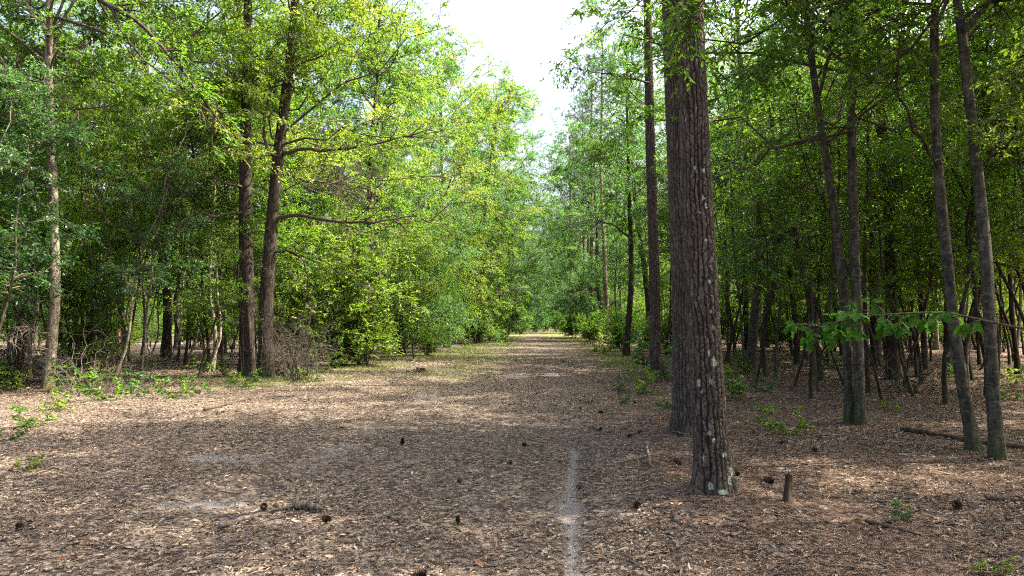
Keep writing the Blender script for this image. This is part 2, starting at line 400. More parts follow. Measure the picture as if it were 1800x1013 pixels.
def make_litter():
    rg = np.random.default_rng(21)
    mb = MB()
    x, y = frustum_pts(430000, 4.0, 32, rg, 0.9)
    keep = rg.uniform(0, 1, len(x)) > sand_mask(x, y) * 1.0
    keep &= rg.uniform(0, 1, len(x)) > grass_mask(x, y) * .6
    keep &= rg.uniform(0, 1, len(x)) < (.12 + 1.5 * fbm(x * 1.1, y * 1.1, 33)) * (1 - .35 * np.exp(-((x - path_c(y) - .6) / 1.6) ** 2)) * (1 - .35 * straw_mask(x, y))
    x, y = x[keep], y[keep]; n = len(x)
    B = np.stack([x, y, gh(x, y) + rg.uniform(.002, .022, n)], 1)
    a = rg.uniform(0, 2 * PI, n)
    D = np.stack([np.cos(a), np.sin(a), rg.normal(0, .18, n)], 1)
    Nn = norm(np.stack([rg.normal(0, .35, n), rg.normal(0, .35, n), np.ones(n)], 1))
    L = .037 * np.exp(rg.normal(0, .36, n)) * (1 + np.clip(y - 12, 0, 20) * .03); W = L * rg.uniform(.16, .40, n)
    right = sstep(2.2, 5, x)
    L *= 1 + .3 * right
    t = np.clip(rg.beta(2.2, 2.0, n) * .93, 0, .93)
    og = rg.uniform(0, 1, n) < .012 + .03 * right
    t = np.where(og, rg.uniform(.95, 1, n), t)
    leaves(mb, B, D, Nn, L, W, 0, t, True, droop=.05)
    o = mb.build('leaf_litter', M['litter']); tag(o, 'carpet of dry tan and brown leaves scattered over the track and forest floor', 'dead leaves', kind='stuff')
    mb = MB()
    x, y = frustum_pts(160000, 4.0, 22, rg, 1.0)
    ring = np.zeros(len(x))
    for (bx, by, br) in ((1.87, 6.42, .42), (2.58, 10.2, .55), (3.9, 18.3, .6)): ring = np.maximum(ring, np.exp(-((np.hypot(x - bx, y - by) - br * .6) / (br * .55)) ** 2))
    keep = rg.uniform(0, 1, len(x)) < ring * 1.2 + straw_mask(x, y) * .75 * (.3 + 1.2 * fbm(x * 1.3, y * 1.3, 51)) + .05
    keep &= rg.uniform(0, 1, len(x)) > sand_mask(x, y)
    x, y = x[keep], y[keep]; n = len(x)
    a = rg.normal(0, .9, n) + 2.5 * fbm(x * .9, y * .9, 61)
    D = np.stack([np.cos(a), np.sin(a), rg.normal(0, .10, n)], 1)
    B = np.stack([x, y, gh(x, y) + rg.uniform(.006, .03, n)], 1)
    Nn = norm(np.stack([rg.normal(0, .4, n), rg.normal(0, .4, n), np.ones(n)], 1))
    leaves(mb, B, D, Nn, rg.uniform(.09, .2, n), rg.uniform(.0025, .005, n), 0, rg.uniform(0, 1, n), False, .05)
    o = mb.build('pine_straw', M['straw']); tag(o, 'reddish brown fallen pine needles around the pine trunks on the right', 'pine straw', kind='stuff')
    mb = MB()
    x, y = frustum_pts(420000, 5.0, 70, rg, .8)
    gm = grass_mask(x, y)
    keep = rg.uniform(0, 1, len(x)) < gm * 1.0 + .012 * (y < 14) * (x < 1)
    x, y = x[keep], y[keep]; n = len(x)
    a = rg.uniform(0, 2 * PI, n)
    D = np.stack([np.cos(a) * .6, np.sin(a) * .6, np.ones(n)], 1)
    B = np.stack([x, y, gh(x, y)], 1)
    Nn = np.stack([np.sin(a), -np.cos(a), np.zeros(n)], 1)
    L = rg.uniform(.04, .17, n)
    leaves(mb, B, D, Nn, L, np.maximum(.006, y * .0005), 0, rg.uniform(0, 1, n) ** .7, False, .25)
    o = mb.build('grass', M['grass']); tag(o, 'thin short grass along the edges and middle of the track', 'grass', kind='stuff')
make_litter()

# ------------------------------------------------------------------ trees
def trunk_tube(path, r0, n=22, taper=.72, flare=.45, sides=14, tip=True):
    q = resample(path, n)
    z = np.linspace(0, 1, n)
    H = np.linalg.norm(np.diff(q, axis=0), axis=1).sum()
    r = r0 * (1 - taper * z) * (1 + flare * np.exp(-z * H / .16)) 
    if tip: r[-1] *= .3
    return q, r

def rough_trunk(mb, q, r, sides, amp, seed, mat=0):
    """trunk with root flare lobes and small bulges"""
    k = len(q)
    tmp = MB(); tubes(tmp, q[None], r[None], sides, mat)
    V = tmp.v[0].reshape(k, sides, 3).astype(float); C = q[:, None, :]
    th = np.arange(sides) * 2 * PI / sides
    zz = q[:, 2][:, None]
    d = amp * (np.sin(3 * th + seed + zz * .9) * .5 + np.sin(5 * th - zz * 1.7 + seed * 2) * .35 + np.sin(2 * th + zz * 3.1 + seed) * .4)
    d = d + .2 * np.exp(-np.maximum(zz, 0) / .13) * (np.sin(4 * th + seed) + .5 * np.sin(7 * th + seed * 3))
    V = C + (V - C) * (1 + d)[:, :, None]
    V[0, :, 2] -= .12
    mb.add(V.reshape(-1, 3), tmp.f[0], mat, True, np.full(k * sides, .5))

def crown_geo(mb, q, r, rg, cb=.3, ct=.97, nprim=34, rad=4.5, prof='round', ang0=1.35, ang1=.7, droop=-.1, nsec=8, ntwig=9, nleaf=13, ll=.10, lw=.036, fine=False, flat=.35, lmat=0, tmat=1, sec=.42, twl=.5, pr=.3, azs=None, fallen=.0):
    """crown: primary limbs, secondaries, twigs with leaves"""
    k = len(q)
    t = np.sort(rg.uniform(cb, ct, nprim) ** .9 * 1.0); t = np.clip(t, cb, ct)
    f = t * (k - 1); i = np.clip(f.astype(int), 0, k - 2); fr = (f - i)[:, None]
    base = q[i] * (1 - fr) + q[i + 1] * fr
    rr = r[i]
    u = (t - cb) / (ct - cb + 1e-6)
    az = (np.arange(nprim) * 2.399963 + rg.normal(0, .5, nprim)) if azs is None else rg.uniform(azs[0], azs[1], nprim)
    el = PI / 2 - (ang0 + (ang1 - ang0) * u) + rg.normal(0, .24, nprim) + np.where(rg.uniform(0, 1, nprim) < .25, .45, 0)
    shape = {'round': .55 + .45 * np.sin(PI * (u * .75 + .18)), 'cone': 1.05 - .75 * u, 'flat': .85 + .15 * np.sin(PI * u), 'col': np.full(nprim, .8)}[prof] if isinstance(prof, str) else prof(u)
    L = rad * shape * rg.uniform(.5, 1.2, nprim)
    d = np.stack([np.cos(az) * np.cos(el), np.sin(az) * np.cos(el), np.sin(el)], 1)
    s = np.linspace(0, 1, 8)[None, :, None]
    wb = np.cumsum(rg.normal(size=(nprim, 8, 3)), axis=1) * .065; wb -= wb[:, :1]
    P1 = base[:, None] + L[:, None, None] * (d[:, None] * s + np.array([0, 0, 1.0]) * droop * s * s + wb)
    r1 = np.minimum(rr * .5, .007 + L * .0050)[:, None] * (1 - .85 * s[..., 0]) + .003
    tubes(mb, P1, r1, 6, tmat)
    P2 = grow(P1, nsec, .18, 1.0, 5, .85, lambda pl, t_, m: pl * sec * (1 - .55 * t_) * rg.uniform(.6, 1.2, m) + .15, -.06, rg, flat, .06)
    l2 = np.linalg.norm(P2[:, -1] - P2[:, 0], axis=1)
    r2 = (.003 + l2 * .005)[:, None] * np.linspace(1, .3, 5)[None]
    tubes(mb, P2, r2, 4, tmat)
    P3 = grow(P2, ntwig, .12, 1.0, 3, .75, lambda pl, t_, m: twl * rg.uniform(.5, 1.2, m), -.12, rg, flat, .05)
    sel = rg.uniform(0, 1, len(P3)) < .55
    tubes(mb, P3[sel], np.repeat(np.array([[.0032, .0025, .0015]]), sel.sum(), 0), 3, tmat)
    n3 = len(P3); m = n3 * nleaf
    idx = np.repeat(np.arange(n3), nleaf)
    tt = rg.uniform(.05, 1.0, m)[:, None]
    A, Bm, C = P3[idx, 0], P3[idx, 1], P3[idx, 2]
    B = (1 - tt) ** 2 * A + 2 * tt * (1 - tt) * Bm + tt ** 2 * C
    td = norm(C - A)
    Nn = norm(np.stack([rg.normal(0, .7, m), rg.normal(0, .7, m), np.ones(m)], 1))
    sd = norm(np.cross(td, Nn)) * np.where(rg.uniform(0, 1, m) < .5, 1, -1)[:, None]
    aa = rg.normal(.85, .5, m)[:, None]
    B = B + rg.normal(0, .025, (m, 3))
    D = td * np.cos(aa) + sd * np.sin(aa) + np.array([0, 0, -.15]) + rg.normal(0, .25, (m, 3))
    LL = ll * rg.uniform(.6, 1.25, m); WW = lw * rg.uniform(.7, 1.25, m)
    tone = np.clip(np.repeat(np.repeat(rg.normal(.5, .13, nprim), nsec) + rg.normal(0, .14, len(P2)), ntwig * nleaf) + rg.normal(0, .08, m), 0, 1)
    leaves(mb, B, D, Nn, LL, WW, lmat, tone, fine)
    return P1

def pine_crown(mb, q, r, rg, cb=.55, nprim=34, rad=3.2, lmat=0, tmat=1, nt=5, needles=26, nl=.2, nw=.011):
    k = len(q)
    t = np.linspace(cb, .985, nprim) + rg.normal(0, .01, nprim); t = np.clip(t, cb, .99)
    f = t * (k - 1); i = np.clip(f.astype(int), 0, k - 2); fr = (f - i)[:, None]
    base = q[i] * (1 - fr) + q[i + 1] * fr
    u = (t - cb) / (1 - cb)
    az = np.arange(nprim) * 2.4 + rg.normal(0, .4, nprim)
    el = -.1 + .9 * u + rg.normal(0, .15, nprim)
    L = rad * (1.05 - .75 * u) * rg.uniform(.6, 1.1, nprim)
    d = np.stack([np.cos(az) * np.cos(el), np.sin(az) * np.cos(el), np.sin(el)], 1)
    s = np.linspace(0, 1, 7)[None, :, None]
    wb = np.cumsum(rg.normal(size=(nprim, 7, 3)), axis=1) * .03; wb -= wb[:, :1]
    P1 = base[:, None] + L[:, None, None] * (d[:, None] * s + np.array([0, 0, 1.0]) * .18 * s * s + wb)
    tubes(mb, P1, (.012 + L * .009)[:, None] * (1 - .8 * s[..., 0]), 5, tmat)
    P2 = grow(P1, 7, .25, 1, 4, .8, lambda pl, t_, m: pl * .38 * (1.1 - .6 * t_) * rg.uniform(.6, 1.2, m) + .12, .15, rg, .5, .05)
    tubes(mb, P2, np.repeat(np.linspace(.011, .004, 4)[None], len(P2), 0), 4, tmat)
    P3 = grow(P2, nt, .2, 1, 3, .7, lambda pl, t_, m: rg.uniform(.12, .35, m), .25, rg, .8, .03)
    tubes(mb, P3, np.repeat(np.array([[.006, .005, .004]]), len(P3), 0), 3, tmat)
    n3 = len(P3); m = n3 * needles
    idx = np.repeat(np.arange(n3), needles)
    td = norm(P3[idx, 2] - P3[idx, 0])
    B = P3[idx, 2] - td * rg.uniform(0, .16, m)[:, None]
    sd = rg.normal(size=(m, 3)); sd = norm(sd - td * (sd * td).sum(1, keepdims=True))
    aa = rg.uniform(.25, .95, m)[:, None]
    D = td * np.cos(aa) + sd * np.sin(aa)
    leaves(mb, B, D, sd + rg.normal(0, .3, (m, 3)), nl * rg.uniform(.75, 1.15, m), np.full(m, nw), lmat, np.clip(rg.normal(.5, .2, m), 0, 1), False, .05)
    return P1

def make_tree(name, loc, path, r0, label, cat='tree', group=None, bark='bark_oak', leaf='leaf_mid', pine=False, seed=1, sides=16, n=26, taper=.72, flare=.25, crown=True, rough=.085, **kw):
    rg = np.random.default_rng(seed)
    root = thing(name, loc, label, cat, group)
    q, r = trunk_tube(path, r0, n, taper, flare, sides)
    mb = MB(); rough_trunk(mb, q, r, sides, rough, seed)
    reg(root, mb.build('trunk', M[bark], root))
    if crown:
        mb = MB()
        (pine_crown if pine else crown_geo)(mb, q, r, rg, **kw)
        reg(root, mb.build('crown', [M['needle' if pine else leaf], M['twig']], root))
    return root, q, r
def straight(H, rg, lean=.05, wv=.12, k=9):
    z = np.linspace(0, 1, k)
    w = np.cumsum(rg.normal(0, wv, (k, 2)), 0); w -= w[0]
    ld = rg.normal(0, lean, 2)
    return np.stack([ld[0] * z * H + w[:, 0], ld[1] * z * H + w[:, 1], z * H], 1)

def px_path(pts, Y, top=None, Ytop=None):
    """path through photo pixels at depth Y (relative to its first point on the ground), continued to a height"""
    g = G(*pts[0]); Y0 = g[1] if Y is None else Y
    P = [np.array([g[0] * Y0 / g[1], Y0, 0])]
    for p in pts[1:]:
        P.append(at(p[0], p[1], Y0))
    P = np.array(P)
    if top is not None:
        d = P[-1] - P[max(0, len(P) - 3)]; d /= max(d[2], 1e-3)
        for h in np.linspace(P[-1][2], top, 5)[1:]:
            P = np.vstack([P, P[-1] + d * (h - P[-1][2]) * np.array([.6, .6, 1])])
    loc = P[0].copy(); loc[2] = float(gh(loc[0], loc[1])) 
    return loc, P - P[0]

# --- plated pines (near)
def plated_pine(name, loc, path, r0, label, seed, fine_h, res, sides, lich=(), flare=.42, crown_kw={}, slim=0.0):
    rg = np.random.default_rng(seed)
    root = thing(name, loc, label, 'pine tree', 'tall pines along the right edge of the track')
    q0, _ = trunk_tube(path, r0, 60, .5, 0)
    H = q0[-1, 2]
    z = np.r_[np.arange(-.12, fine_h, res), np.linspace(fine_h, H, 50)]
    cx = np.interp(z, q0[:, 2], q0[:, 0]); cy = np.interp(z, q0[:, 2], q0[:, 1])
    if fine_h > 0: pass
    th = np.arange(sides) * 2 * PI / sides
    TH, Z = np.meshgrid(th, z)
    u = Z / H
    R = r0 * (1 - .62 * u) * (1 - slim * sstep(2.2, 5.2, Z))
    R = R * (1 + flare * np.exp(-np.maximum(Z, 0) / .16) * (1 + .45 * np.sin(TH * 5 + seed) + .25 * np.sin(TH * 3 + 1.3 * seed)))
    R = R * (1 + .02 * np.sin(2 * TH + Z * 1.1 + seed) + .012 * np.sin(3 * TH - Z * 2.3))
    # bark plates: jittered cells on the unrolled trunk
    nc = max(9, int(round(2 * PI * r0 / .052)))
    hz = TH * r0
    def ridges(n_, zoff, rough_, ch_, sd_):
        A = TH / (2 * PI) * n_ + .9 * (vnoise(TH * 1.9 + 9 * sd_, Z * 2.2 + zoff, sd_) - .5) + .55 * (vnoise(hz * 24, Z * 11, sd_ + 1) - .5) + rough_ * (vnoise(hz * 75, Z * 60, sd_ + 2) - .5)
        ai = np.floor(A); fa = A - ai; col = np.mod(ai, n_)
        dA = np.minimum(fa, 1 - fa)
        off = hash2(col, col * 1.7 + 3, sd_) * 7
        hh = ch_ * (.7 + .7 * hash2(col, col + 11, sd_ + 5))
        Bv = Z / hh + off + .5 * (vnoise(hz * 20, Z * 3 + off, sd_ + 6) - .5) + .45 * (fa - .5) * np.sign(hash2(col, np.floor(Z / hh + off), sd_ + 8) - .5) + .12 * (vnoise(hz * 90, Z * 30, sd_ + 7) - .5)
        bi = np.floor(Bv); fb = Bv - bi
        dB = np.minimum(fb, 1 - fb) * hh
        return dA, dB, hash2(col, bi, sd_ + 9), fb
    wd = .5 + 1.0 * vnoise(hz * 12, Z * 4, 31)
    dA, dB, cid, fb = ridges(nc, 0, .28, .12, seed)
    vert = sstep(.02, .20 * wd + .03, dA); hor = sstep(.0, .011, dB)
    dA2, dB2, cid2, _f = ridges(int(nc * 2.1), 5, .3, .05, seed + 40)
    fine_ = np.minimum(sstep(.0, .16, dA2), sstep(0, .006, dB2))
    plate = np.clip(vert * (.3 + .7 * hor) * (.72 + .28 * fine_), 0, 1)
    lay = cid2
    A = TH
    fl = fbm(TH * 14, Z * 45, 8) - .5; fl2 = fbm(TH * 40, Z * 110, 18) - .5
    disp = -.026 * (1 - plate) + (.008 * (cid - .5) + .004 * (lay - .5) + .006 * (fb - .5)) * plate + .006 * fl + .0025 * fl2
    disp = disp * sstep(H, H * .3, Z)
    R = R + disp
    V = np.stack([cx[:, None] + R * np.cos(TH), cy[:, None] + R * np.sin(TH), Z], -1)
    k = len(z)
    i = np.arange(k - 1)[:, None] * sides + np.arange(sides)[None]; i2 = np.arange(k - 1)[:, None] * sides + (np.arange(sides)[None] + 1) % sides
    mb = MB(); mb.add(V.reshape(-1, 3), np.stack([i, i2, i2 + sides, i + sides], -1).reshape(-1, 4), 0, True, (.5 * cid + .5 * lay).ravel())
    lc = np.zeros(A.shape)
    for (px, py, sx, sz) in lich:
        tz = at(px, py, loc[1])[2] - loc[2]; X = at(px, py, loc[1])[0]
        c0 = np.interp(tz, z, cx) + loc[0]; rr = r0 * (1 - .62 * tz / H) * (1 + flare * math.exp(-max(tz, 0) / .16))
        s_ = np.clip((X - c0) / rr, -.93, .93)
        base_az = math.atan2(-loc[1], -loc[0])
        th0 = base_az + math.asin(s_)
        dt = (TH - th0 + PI) % (2 * PI) - PI
        lc = np.maximum(lc, np.exp(-((dt * r0) / sx) ** 2 - ((Z - tz) / sz) ** 2))
    mb.extra['plate'] = plate.ravel(); mb.extra['lichen'] = lc.ravel()
    reg(root, mb.build('trunk', M['plated'], root))
    mb = MB(); pine_crown(mb, q0, np.linspace(r0, .05, 60), rg, **crown_kw)
    reg(root, mb.build('crown', [M['needle'], M['twig']], root))
    return root

LICH = [(1238, 305, .022, .03), (1237, 352, .02, .03), (1241, 366, .02, .03), (1231, 378, .012, .02), (1240, 426, .018, .016), (1252, 458, .018, .026), (1248, 497, .018, .025), (1250, 548, .014, .025), (1247, 620, .018, .05),
        (1256, 636, .03, .07), (1228, 672, .016, .045), (1249, 668, .016, .035), (1233, 687, .012, .03), (1247, 758, .024, .035), (1255, 770, .022, .03), (1249, 848, .026, .045), (1270, 855, .04, .03), (1282, 838, .03, .05), (1286, 825, .025, .06), (1281, 870, .025, .04), (1266, 872, .02, .04), (1272, 795, .03, .03), (1236, 800, .012, .05), (1222, 300, .02, .03), (1204, 215, .02, .03), (1254, 575, .015, .04)]
loc, path = px_path([(1254, 868), (1246, 750), (1239, 600), (1231, 500), (1224, 300), (1218, 150), (1213, 0)], None, 21)
plated_pine('pine_tree', loc, path, .160, 'nearest pine with flaky plated bark and pale lichen patches right of the track', 3, 5.2, .0085, 200, LICH, .42, dict(cb=.55), .2)
loc, path = px_path([(1213, 757), (1213, 600), (1206, 400), (1201, 300), (1193, 150), (1188, 0)], None, 23)
plated_pine('pine_tree', loc, path, .255, 'thick pine standing directly behind the nearest lichen spotted pine', 5, 7.2, .012, 180, (), .3, dict(cb=.55))
loc, path = px_path([(1152, 672), (1151, 500), (1147, 380), (1143, 250), (1140, 100), (1138, 0)], None, 22)
plated_pine('pine_tree', loc, path, .155, 'slender straight pine with a leafy seedling at its foot behind the two big pines', 8, 9, .02, 90, (), .3, dict(cb=.55))

RT = 'broadleaf trees standing near in the woods right of the track'
def hero(pts, Y, top, r0, label, seed, name='oak_tree', bark='bark_oak', leaf='leaf_mid', cat='tree', group=None, **kw):
    loc, path = px_path(pts, Y, top)
    return make_tree(name, loc, path, r0, label, cat, group, bark, leaf, seed=seed, **kw)
CK = dict(fine=True, nprim=32, nsec=8, ntwig=8, nleaf=12, ll=.085, lw=.038, rad=3.6, cb=.30)
hero([(1494, 742), (1492, 675), (1485, 548), (1478, 474), (1465, 340), (1457, 319), (1445, 235), (1435, 161), (1421, 67), (1415, 0)], 10.9, 12.5, .076, 'left stem of the twin oaks with a white lichen blotch, leaning left', 31, n=40, group=RT, **CK)
hero([(1512, 744), (1510, 675), (1505, 548), (1504, 474), (1499, 335), (1495, 201), (1499, 100), (1505, 0)], 10.75, 12.5, .084, 'upright right stem of the twin oaks, mossy at the foot', 32, n=40, group=RT, **CK)
hero([(1541, 646), (1539, 600), (1536, 474), (1532, 335), (1522, 201), (1515, 100), (1512, 0)], None, 14, .18, 'dark trunk left of a close pair behind the twin oaks', 33, n=30, bark='bark_dark', group=RT, **CK)
hero([(1571, 668), (1569, 620), (1567, 474), (1561, 319), (1547, 201), (1542, 100), (1538, 0)], None, 14, .19, 'dark thick trunk right of a close pair behind the twin oaks', 34, n=30, bark='bark_dark', group=RT, **CK)
hero([(1714, 795), (1698, 706), (1683, 642), (1670, 508), (1660, 407), (1648, 302), (1643, 201), (1640, 100), (1645, 0)], None, 11, .074, 'leaning banded oak on the right with its foot at a fallen log, left of two', 35, n=40, group=RT, **dict(CK, rad=3.0, nprim=24, cb=.42))
hero([(1755, 810), (1744, 690), (1740, 541), (1729, 407), (1723, 335), (1710, 235), (1700, 151), (1693, 67), (1680, 0)], None, 11, .074, 'mossy footed leaning oak closest to the right border, forking near the top', 36, n=40, group=RT, **dict(CK, rad=3.0, nprim=24, cb=.42))
SK = dict(nprim=16, nsec=6, ntwig=6, nleaf=11, ll=.09, lw=.038, rad=2.2, cb=.35, n=20, sides=8)
hero([(1402, 642), (1398, 560), (1387, 463), (1378, 330), (1372, 200)], None, 12, .12, 'dark medium trunk half way between the big pine and the twin oaks', 41, bark='bark_dark', group=RT, **SK)
hero([(1443, 672), (1435, 600), (1423, 528), (1405, 456), (1385, 360), (1362, 260)], None, 9, .085, 'thin dark tree leaning left, standing left of the twin oaks', 42, bark='bark_dark', group=RT, **SK)
hero([(1368, 608), (1358, 498), (1329, 430), (1300, 340)], None, 9, .10, 'thin tree leaning strongly left behind the big pine', 43, bark='bark_dark', group=RT, **SK)
hero([(1309, 658), (1303, 560), (1290, 446), (1285, 330)], None, 8, .045, 'slim sapling trunk just right of the big pine', 44, group=RT, **SK)
hero([(1316, 632), (1350, 547), (1385, 470), (1420, 400)], None, 8, .045, 'slim sapling leaning right behind the big pine', 45, bark='bark_dark', group=RT, **SK)
hero([(1438, 690), (1433, 640), (1428, 540)], None, 5, .028, 'thin pole like sapling in a sunny patch left of the twin oaks', 46, group=RT, **SK)
hero([(1627, 652), (1622, 560), (1612, 440), (1606, 300), (1600, 150)], None, 12, .10, 'slim trunk between the dark pair and the leaning oaks', 47, bark='bark_dark', group=RT, **SK)
hero([(1666, 657), (1664, 560), (1672, 440), (1668, 300)], None, 12, .11, 'dark trunk seen just behind the left leaning oak', 48, bark='bark_dark', group=RT, **SK)
hero([(1792, 660), (1782, 600), (1775, 480), (1765, 300)], None, 11, .075, 'thin dark trunk at the right border behind the leaning oaks', 49, bark='bark_dark', group=RT, **SK)
hero([(1722, 643), (1716, 560), (1718, 440)], None, 10, .06, 'thin straight stem between the two leaning oaks, far behind them', 50, bark='bark_dark', group=RT, **SK)
hero([(1527, 692), (1522, 600), (1518, 470), (1526, 330)], None, 9, .055, 'thin trunk close behind the twin oaks on their right', 51, bark='bark_dark', group=RT, **SK)
hero([(1100, 625), (1106, 560), (1110, 500), (1108, 400), (1104, 280)], None, 13, .16, 'slightly curved tree with a leaning foot beside the track left of the pines', 52, bark='bark_dark', name='oak_tree', **dict(CK, rad=3.2, cb=.38))
for (pts, r0, lb, sd) in (([(1040, 598), (1039, 500), (1040, 420), (1040, 330)], .21, 'grey pine trunk beside the track, right of a paler one, in the middle distance', 61), ([(1027, 594), (1027, 480), (1026, 400), (1025, 300)], .17, 'paler mottled trunk beside the track in the middle distance', 62),
                       ([(1004, 590), (1004, 500), (1003, 400)], .28, 'dark pine trunk closest to the far bend of the track', 63), ([(992, 581), (992, 500), (991, 420)], .34, 'dim pine trunk farthest down the right edge of the track', 64)):
    loc, path = px_path(pts, None, 24)
    make_tree('pine_tree', loc, path, r0, lb, 'pine tree', 'tall pines along the right edge of the track', 'bark_pine', pine=True, seed=sd, sides=10, n=24, cb=.42, rad=3.6)

LT = 'trees standing near along the left edge of the track'
LK = dict(fine=True, nprim=50, nsec=9, ntwig=9, nleaf=11, ll=.105, lw=.048, rad=5.0, cb=.25)
hero([(84, 685), (90, 610), (98, 532), (92, 295), (89, 235), (86, 134), (86, 0)], None, 15, .128, 'pale barked tree with a mossy foot at the far left of the track', 71, bark='bark_pale', leaf='leaf_mid', group=LT, n=34, **dict(LK, cb=.36))
hero([(435, 664), (433, 528), (432, 395), (431, 319), (433, 201), (434, 100), (436, 0)], 20, 17, .225, 'straight dark left trunk of the big pair at the left edge of the track', 72, bark='bark_dark', leaf='leaf_mid', group=LT, n=34, **dict(LK, cb=.42, rad=4.0, nprim=36))
hero([(468, 663), (466, 587), (469, 498), (478, 395), (487, 302), (497, 201), (510, 117), (520, 0)], 19.7, 17, .215, 'right trunk of the big pair, leaning right with long limbs over the track', 73, bark='bark_dark', leaf='leaf_yel', group=LT, n=34, **dict(LK, cb=.30, rad=5.2))
hero([(182, 650), (186, 600), (197, 544), (193, 506), (186, 475), (182, 427), (183, 380), (168, 300), (164, 218), (161, 100)], None, 12, .10, 'crooked pale tree bending at mid height between the left tree and the big pair', 74, bark='bark_pale', group=LT, **SK)
hero([(208, 645), (208, 570), (210, 459), (215, 380), (222, 300)], None, 9, .075, 'straight reddish stem close beside the crooked pale tree', 75, bark='bark_red', group=LT, **SK)
hero([(220, 640), (216, 560), (206, 400), (201, 268), (201, 200), (208, 134)], 27, 12, .085, 'slender pale stem behind the reddish stem', 76, bark='bark_pale', group=LT, **SK)
hero([(53, 664), (52, 600), (50, 520)], None, 7, .055, 'thin pale pole trunk left of the mossy footed pale tree', 77, bark='bark_pale', group=LT, **SK)
hero([(392, 640), (390, 560), (385, 470), (378, 380)], 23, 9, .05, 'thin dark sapling left of the big pair', 78, bark='bark_dark', group=LT, **SK)

# --- prototypes for the woods
protos = {}
def proto(key, H, r0, seed, bark, leaf, name, cat='tree', wv=.15, lean=.04, **kw):
    rg = np.random.default_rng(seed)
    root, q, r = make_tree(name, (0, 0, 0), straight(H, rg, lean, wv), r0, 'x', cat, None, bark, leaf, seed=seed, sides=9, n=18, **kw)
    protos[key] = root
TK = dict(nprim=44, nsec=8, ntwig=9, nleaf=10, ll=.115, lw=.052)
proto('T0', 16.5, .17, 101, 'bark_oak', 'leaf_mid', 'oak_tree', cb=.26, rad=4.6, **TK)
proto('T1', 18, .19, 102, 'bark_dark', 'leaf_mid', 'oak_tree', cb=.30, rad=5.0, **TK)
proto('T2', 15, .15, 103, 'bark_oak', 'leaf_mid', 'oak_tree', cb=.22, rad=4.2, **TK)
proto('T3', 17, .16, 104, 'bark_pale', 'leaf_mid', 'oak_tree', cb=.35, rad=4.4, **TK)
UK = dict(fine=True, nprim=21, nsec=6, ntwig=7, nleaf=10, ll=.09, lw=.042, flat=.18, ang0=1.5, ang1=1.0, droop=-.05)
proto('U0', 7.5, .055, 111, 'bark_oak', 'leaf_mid', 'sapling', wv=.14, cb=.32, rad=2.4, **UK)
proto('U1', 6, .045, 112, 'bark_dark', 'leaf_mid', 'sapling', wv=.12, cb=.36, rad=2.1, **UK)
proto('U2', 8.5, .065, 113, 'bark_dark', 'leaf_mid', 'sapling', wv=.16, cb=.38, rad=2.6, **UK)
proto('U3', 9, .06, 114, 'bark_pale', 'leaf_mid', 'sapling', wv=.2, cb=.45, rad=2.3, **UK)
proto('P0', 25, .2, 121, 'bark_pine', None, 'pine_tree', 'pine tree', wv=.1, lean=.01, pine=True, cb=.6, rad=3.6)
proto('P1', 22, .17, 122, 'bark_pine', None, 'pine_tree', 'pine tree', wv=.1, lean=.01, pine=True, cb=.55, rad=3.4)
EK = dict(nprim=72, nsec=9, ntwig=10, nleaf=16, ll=.10, lw=.048, ct=.9, prof=lambda u: .72 + .28 * np.sin(PI * (u * .9 + .05)), ang0=1.5, ang1=.95)
proto('E0', 16, .17, 151, 'bark_oak', 'leaf_mid', 'oak_tree', cb=.07, rad=4.9, **EK)
proto('E1', 18, .18, 152, 'bark_dark', 'leaf_mid', 'oak_tree', cb=.09, rad=5.2, **EK)
proto('E2', 14, .15, 153, 'bark_dark', 'leaf_mid', 'oak_tree', cb=.06, rad=4.6, **EK)
# bare slim poles
proto('K0', 9, .05, 131, 'bark_dark', 'leaf_mid', 'sapling', wv=.18, cb=.6, rad=1.6, nprim=12, nsec=5, ntwig=5, nleaf=10, ll=.09, lw=.04)
proto('K1', 8, .04, 132, 'bark_pale', 'leaf_mid', 'sapling', wv=.22, cb=.6, rad=1.5, nprim=12, nsec=5, ntwig=5, nleaf=10, ll=.09, lw=.04)

